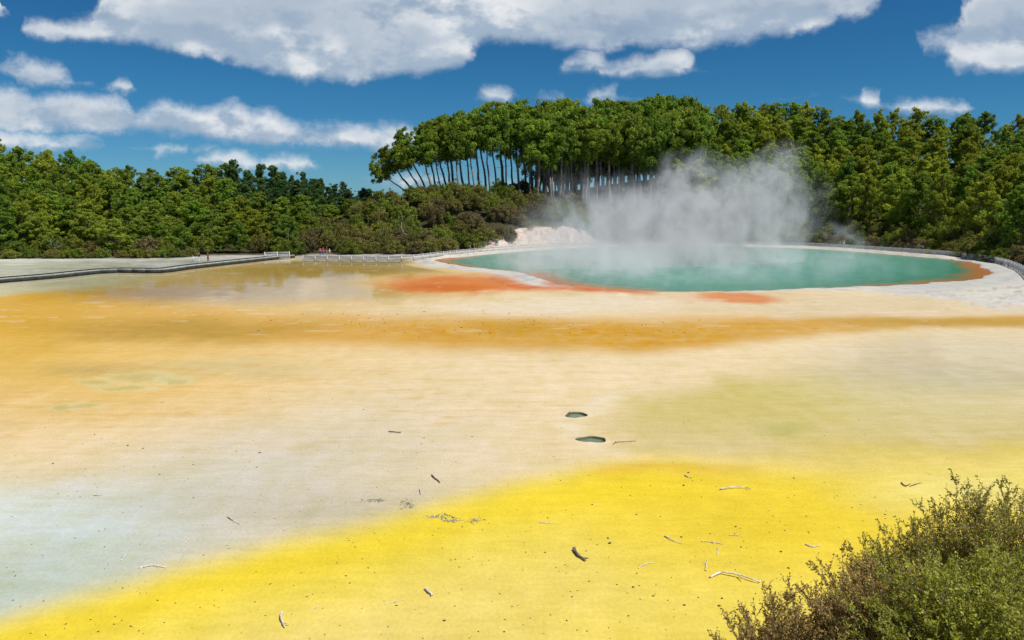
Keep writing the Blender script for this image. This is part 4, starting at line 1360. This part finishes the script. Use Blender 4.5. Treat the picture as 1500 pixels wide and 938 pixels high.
# ------------------------------------------------------------------ driftwood, stones, debris
DRIFT = material("driftwood", (.78, .72, .70), .85, nscale=9, color2=(.50, .44, .43), bump=.4)
DRIFT_D = material("dark_driftwood", (.26, .21, .20), .9, nscale=9, color2=(.11, .09, .085), bump=.4)
STONE = material("dark_pebble", (.16, .12, .07), .9, nscale=14, color2=(.06, .05, .035), bump=.4)
rd = np.random.default_rng(5)
def stick(pts, r, dark, label, group=None, fork=0):
    r *= .66
    P = np.array([at(a, b)[:3] for a, b in pts])
    base = P[0].copy()
    n = max(len(P) * 4, 8)
    Q = catmull(P - base, 5, False) if len(P) > 2 else np.linspace(P[0] - base, P[1] - base, 9)
    t = np.linspace(0, 1, len(Q))
    L = np.linalg.norm(Q[-1])
    Q[:, 2] = r * .8 + .05 * L * np.sin(t * math.pi) * rd.uniform(.2, 1) + rd.normal(0, r * .1, len(Q))
    Q[:, :2] += np.cumsum(rd.normal(0, r * .16, (len(Q), 2)), 0)
    mb = MB()
    mb.tube(Q, r * (1 - .55 * t) * (1 + .12 * rd.normal(size=len(Q))), 7, .1)
    for f_ in range(fork):
        i = int(rd.integers(2, len(Q) - 2))
        d = Q[i + 1] - Q[i]; d /= np.linalg.norm(d)
        s = np.array([-d[1], d[0], .35]) * rd.choice([-1, 1]) + d * .8
        s[2] = abs(s[2]) * .5
        e = L * rd.uniform(.10, .22)
        mb.tube([Q[i], Q[i] + s * e * .5, Q[i] + s * e + np.array([0, 0, -.01])], [r * .6, r * .45, r * .2], 6, .08)
    add("stick", mb.mesh("stick", DRIFT_D if dark else DRIFT, True), None, label, "stick", group, loc=(base[0], base[1], gz(base[0], base[1])))
stick([(1040, 847), (1055, 841), (1066, 842), (1088, 847), (1112, 855), (1116, 851)], .055, 0, "long curved pale branch lying on the yellow flat near the bush", None, 1)
stick([(841, 806), (847, 815), (858, 824)], .085, 1, "thick dark driftwood stub lying alone on the yellow flat", None, 1)
stick([(624, 864), (628, 869), (635, 874)], .07, 0, "short thick grey stub on the pale yellow flat", None, 1)
stick([(414, 899), (411, 909), (417, 921)], .06, 0, "bent grey stick with knobby end on the straw yellow flat", None, 1)
stick([(204, 833), (222, 830), (243, 833)], .035, 0, "forked grey stick on the edge where blue grey meets yellow", None, 2)
stick([(632, 697), (638, 702), (645, 708)], .05, 1, "short dark stick on the grey sinter above the yellow edge")
stick([(898, 652), (902, 649), (915, 648), (932, 646.5)], .03, 1, "crooked twig lying beside the lower green vent", None, 1)
stick([(1320, 708), (1326, 713), (1333, 709)], .04, 1, "dark hooked twig on the pale patch beyond the bush")
stick([(1333, 713), (1350, 708)], .03, 1, "thin dark straight twig beside the hooked twig")
stick([(570, 633), (576, 634), (589, 635)], .045, 1, "small dark twig alone on the peach flat", None, 1)
for p, r in (([(178, 822), (183, 816), (189, 811)], .035), ([(272, 796), (280, 789)], .035), ([(333, 758), (342, 764), (352, 769)], .03), ([(137, 726), (145, 727), (153, 725)], .03), ([(125, 757), (143, 753)], .015), ([(615, 718), (617, 725)], .04)):
    stick(p, r, 0, "small pale stick scattered on the blue grey sinter", "small sticks on the grey sinter", 1)
for p, r in (([(550, 671), (564, 666)], .018), ([(610, 663), (626, 659)], .018)):
    stick(p, r, 0, "thin pale twig on the peach sinter", "thin twigs on the peach sinter")
for p, r in (([(1055, 718), (1078, 716), (1101, 717)], .045), ([(973, 786), (985, 793), (999, 798)], .03), ([(1027, 794), (1042, 795), (1058, 798)], .03), ([(1068, 785), (1087, 786)], .022), ([(1050, 813), (1055, 803)], .03), ([(1180, 798), (1190, 802), (1203, 800)], .04), ([(1033, 836), (1036, 820)], .025), ([(935, 833), (945, 828), (956, 825)], .02), ([(790, 766), (800, 767), (818, 768)], .018), ([(1003, 697), (1010, 700)], .05), ([(565, 886), (590, 880)], .015), ([(455, 893), (470, 889)], .012)):
    stick(p, r, 0, "small pale stick scattered on the yellow sinter", "small sticks on the yellow sinter", 1)

def stone_mesh(seed):
    bm = bmesh.new()
    bmesh.ops.create_icosphere(bm, subdivisions=1, radius=1)
    rs = np.random.default_rng(seed)
    for q in bm.verts:
        q.co *= float(rs.uniform(.7, 1.2))
        q.co.z *= .6
    me = bpy.data.meshes.new("pebble"); bm.to_mesh(me); bm.free()
    me.materials.append(STONE)
    return me
SM = [stone_mesh(i) for i in range(6)]
for k in range(150):
    if k < 95:
        u, v = rd.uniform(640, 1330), rd.uniform(690, 930)
        if v > 780 + (1330 - u) * .42 and u > 1050:
            continue
        lab, grp = "small dark pebble scattered on the yellow sinter", "dark pebbles on the yellow sinter"
        if u < 850 and v < 745:
            continue
    else:
        u, v = rd.uniform(40, 800), rd.uniform(570, 760)
        if v > 900 - u * .23 - 60:
            continue
        lab, grp = "small dark pebble scattered on the pale sinter", "dark pebbles on the pale sinter"
    p = at(u, v)
    o = bpy.data.objects.new("pebble", SM[int(rd.integers(6))])
    link(o)
    r = .02 + .028 * rd.random() ** 2
    o.location = (p[0], p[1], gz(p[0], p[1]) + r * .3)
    o.scale = (r * rd.uniform(.8, 1.5), r, r * .8)
    o.rotation_euler = (0, 0, rd.uniform(0, 6.28))
    tag(o, lab, "pebble", grp)
# crumbs of crust too small to count
mb = MB()
def crumb(u, v, r):
    p = at(u, v)
    c = np.array([p[0], p[1], r * .25])
    a = rd.uniform(0, 3.14)
    m = rd.uniform(.6, 1.8)
    mb.box(c, np.array([math.cos(a), math.sin(a), 0]) * r * m, np.array([-math.sin(a), math.cos(a), 0]) * r * .6, (0, 0, r * .35))
for _ in range(560):
    crumb(rd.uniform(0, 1400), 560 + 380 * rd.random() ** .8, rd.uniform(.008, .022))
for _ in range(420):
    u_ = rd.normal(640, 200)
    crumb(u_, rd.normal(466 + .02 * (u_ - 500), 10), .015 + .05 * rd.random() ** 3)
add("crust_crumbs", mb.mesh("crust_crumbs", STONE), kind='stuff', label="tiny dark crumbs of crust strewn over the flats", cat="crumbs")
mb = MB()
for (cu, cv, ru, rv_, n) in ((545, 733, 16, 3, 60), (590, 735, 14, 4, 60), (597, 742, 9, 3, 70), (640, 756, 18, 3, 90), (660, 762, 14, 3, 60), (690, 762, 12, 4, 60)):
    for _ in range(n):
        th = rd.normal(.8, 1.3)
        k = rd.normal(.8, .35)
        crumb(cu + ru * k * math.cos(th), cv + rv_ * k * math.sin(th), .012 + .03 * rd.random() ** 3)
add("debris_litter", mb.mesh("debris_litter", material("grey_debris", (.42, .38, .30), .9, .5, 6)), kind='stuff', label="patches of grey debris along the yellow edge", cat="debris")

# ------------------------------------------------------------------ shrubs at the foot of the lookout
LEAF_FG = leaf_mat("small_green_leaves", (.25, .28, .035), (.66, .64, .13), .45, .0, 0)
LEAF_FO = leaf_mat("small_olive_leaves", (.27, .235, .06), (.56, .49, .15), .45, .0, 0)
LEAF_FB = leaf_mat("small_russet_leaves", (.32, .215, .085), (.58, .43, .18), .45, .0, 0)
TWIG_F = material("grey_brown_twigs", (.20, .155, .12), .9, nscale=30, color2=(.10, .08, .06))
def sprig(rs, L=.62, leaves=250, lsize=.021):
    """one leafy shoot: stem with side twigs, leaves spiralling on them"""
    tw, lv = [], []
    stem = np.array([[0, 0, 0], [rs.normal(0, .04), rs.normal(0, .04), L * .5], [rs.normal(0, .09), rs.normal(0, .09), L]])
    tw.append((stem, (.0036, .0026, .001)))
    segs = [stem]
    for k in range(11):
        t = rs.uniform(.18, .95)
        p = stem[0] * (1 - t) ** 2 + stem[1] * 2 * t * (1 - t) + stem[2] * t * t
        th = rs.uniform(0, 6.28)
        d = np.array([math.cos(th), math.sin(th), rs.uniform(.9, 2.0)]); d /= np.linalg.norm(d)
        l = L * rs.uniform(.16, .38) * (1.1 - .55 * t)
        q = np.array([p, p + d * l * .5 + rs.normal(0, .008, 3), p + d * l + np.array([0, 0, l * .12])])
        tw.append((q, (.0017, .0012, .0006)))
        segs.append(q)
    pts, dirs = [], []
    for k in range(leaves):
        q = segs[int(rs.integers(1, len(segs)))] if rs.random() > .22 else stem
        t = rs.uniform(.15, 1.02)
        p = q[0] * (1 - t) ** 2 + q[1] * 2 * t * (1 - t) + q[2] * t * t
        ax = (q[2] - q[0]); ax /= np.linalg.norm(ax)
        d = ax * .7 + rs.normal(0, .7, 3); d /= np.linalg.norm(d)
        pts.append(p); dirs.append(d)
    pts, dirs = np.array(pts), np.array(dirs)
    nr = np.cross(dirs, rs.normal(size=dirs.shape)); nr /= np.linalg.norm(nr, axis=1)[:, None]
    bx = np.cross(dirs, nr)
    Lf = lsize * rs.uniform(.6, 1.4, len(pts))[:, None]
    v = np.stack([pts, pts + dirs * Lf * .5 + bx * Lf * .24, pts + dirs * Lf, pts + dirs * Lf * .5 - bx * Lf * .24], 1).reshape(-1, 3)
    m = MB()
    for q, r in tw:
        m.tube(q, r, 4)
    return np.vstack(m.v), np.vstack(m.f), v
SPR = [sprig(np.random.default_rng(600 + i)) for i in range(7)]
def near_shrub(seed, centre, rad, hgt, nspr, mat, label, sparse=1.0, zb=None):
    rs = np.random.default_rng(seed)
    tv, tf, lv, lt = [], [], [], []
    n0 = 0
    cx_, cy_ = centre
    zb = gz(cx_, cy_) - .15 if zb is None else zb
    mb = MB()
    for k in range(nspr):
        th = k * 2.399 + rs.uniform(-.3, .3)
        e = math.sqrt((k + .5) / nspr)
        inner = rs.random() < .3
        rr = rad * e * (rs.uniform(.5, .95) if inner else 1)
        top = hgt * math.sqrt(max(.03, 1 - (e * .94) ** 2)) * (rs.uniform(.5, .9) if inner else rs.uniform(.88, 1.10))
        p = np.array([rr * math.cos(th), rr * math.sin(th), top])
        d = np.array([p[0] / rad * .75, p[1] / rad * .75, 1.0]) + rs.normal(0, .16, 3)
        d /= np.linalg.norm(d)
        sv, sf, leaf = SPR[int(rs.integers(len(SPR)))]
        q = Vector((0, 0, 1)).rotation_difference(Vector(d)).to_matrix() @ Matrix.Rotation(rs.uniform(0, 6.28), 3, 'Z')
        M = np.array(q) * rs.uniform(.7, 1.25)
        o = p - d * .5
        tv.append(sv @ M.T + o); tf.append(sf + n0); n0 += len(sv)
        lv.append(leaf @ M.T + o)
        lt.append(np.full(len(leaf), np.clip(rs.normal(.5, .22), 0, 1)))
        if k % 2 == 0:
            b = np.array([p[0] * .2, p[1] * .2, 0])
            mb.tube([b, b * .45 + o * .55 + rs.normal(0, .07, 3) + np.array([0, 0, .05]), o], [.018, .010, .005], 5)
    root = bpy.data.objects.new("lookout_shrub", None)
    link(root); root.location = (cx_, cy_, zb)
    tag(root, label, "shrub")
    add("branches", mb.mesh("branches", TWIG_F, True), root)
    add("twigs", mesh_np("twigs", np.vstack(tv), np.vstack(tf), TWIG_F), root, kind='stuff')
    L = np.vstack(lv)
    t = np.concatenate(lt)
    t = np.clip(t + np.repeat(rs.normal(0, .2, len(L) // 4), 4), 0, 1)
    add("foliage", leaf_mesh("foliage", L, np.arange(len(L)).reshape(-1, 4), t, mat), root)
def fg(px, py, y):
    p = at_d(px, py, y)
    return p
for sd_, (px, py, y), rad, hgt, n, mat, lab in (
    (1, (1480, 752, 6.6), 1.0, 1.6, 420, LEAF_FO, "tall airy olive shrub at the foot of the lookout"),
    (2, (1462, 862, 5.2), .9, 1.3, 480, LEAF_FG, "dense bright green shrub in front of the olive shrub"),
    (3, (1285, 862, 6.0), .72, 1.2, 330, LEAF_FB, "russet brown shrub between the yellow flat and the green shrub"),
    (4, (1150, 918, 6.2), .52, .9, 190, LEAF_FB, "low russet shrub at the edge of the yellow flat"),
    (5, (1340, 815, 6.8), .6, 1.2, 220, LEAF_FO, "thin olive shrub behind the russet shrub"),
):
    p = at_d(px, py, y)   # crown top
    near_shrub(sd_, (p[0], p[1]), rad, hgt, n, mat, lab, zb=p[2] - hgt)

# ------------------------------------------------------------------ steam
stm = bpy.data.materials.new("steam")
stm.use_nodes = True
S = NT(stm.node_tree)
S.n.clear()
sp_ = S.node('ShaderNodeNewGeometry').outputs['Position']
w1 = S.vmath('SUBTRACT', S.noise(sp_, .10, 3, .55, out='Color'), (.5, .5, .5))
spw = S.vmath('ADD', sp_, S.vmath('MULTIPLY', w1, (17, 15, 11)))
# billows: x, y, z, half sizes, strength
BILL = []
for px, py, y, rx, ry, rz, w in (
    (990, 386, 138, 34, 44, 4.0, .30), (880, 392, 122, 15, 24, 5.5, .42), (990, 355, 144, 20, 17, 9, .8), (1095, 340, 146, 12, 10, 9, .8),
    (1050, 285, 150, 8, 8, 8, .75), (1135, 280, 150, 7, 7, 8, .8), (985, 285, 152, 6, 7, 7, .6), (885, 325, 150, 12, 9, 8, .6), (815, 340, 158, 9, 8, 6, .4), (1240, 365, 152, 2.8, 3, 6, .8)):
    p = at_d(px, py, y)
    BILL.append((*p, rx, ry, rz, w))
acc = None
for (x, y, z, rx, ry, rz, w) in BILL:
    q = S.vmath('MULTIPLY', S.vmath('SUBTRACT', spw, (x, y, z)), (.78 / rx, .78 / ry, .82 / rz))
    dd = S.vmath('DOT_PRODUCT', q, q, out=1)
    v = S.math('MULTIPLY', S.math('POWER', S.math('SUBTRACT', 1.0, dd, clamp=True), 1.7), w * 1.15)
    acc = v if acc is None else S.math('ADD', acc, v)
fr = S.noise(S.vmath('MULTIPLY', spw, (1, .8, .6)), .26, 4, .62)
den = S.math('MULTIPLY', S.math('MINIMUM', acc, 1.2), S.remap(fr, .38, .70))
den = S.math('MULTIPLY', den, .25)
vs = S.node('ShaderNodeVolumeScatter')
vs.inputs['Color'].default_value = (.90, .95, .98, 1)
vs.inputs['Anisotropy'].default_value = .1
S.put(vs.inputs['Density'], den)
so = S.node('ShaderNodeOutputMaterial')
S.put(so.inputs['Volume'], vs.outputs[0])
bm = bmesh.new()
for (x, y, z, rx, ry, rz, w) in BILL:
    for k in range(26):
        d = Vector((math.cos(k * 2.4) * math.sqrt(1 - ((k + .5) / 13 - 1) ** 2), math.sin(k * 2.4) * math.sqrt(1 - ((k + .5) / 13 - 1) ** 2), (k + .5) / 13 - 1))
        bm.verts.new((x + d.x * (rx * 1.2 + 3), y + d.y * (ry * 1.2 + 2), min(max(z + d.z * (rz * 1.15 + 3), POOL_Z + .15), 30)))
bmesh.ops.convex_hull(bm, input=bm.verts)
bmesh.ops.delete(bm, geom=[v for v in bm.verts if not v.link_faces], context='VERTS')
me = bpy.data.meshes.new("steam"); bm.to_mesh(me); bm.free()
me.materials.append(stm)
add("steam", me, kind='stuff')
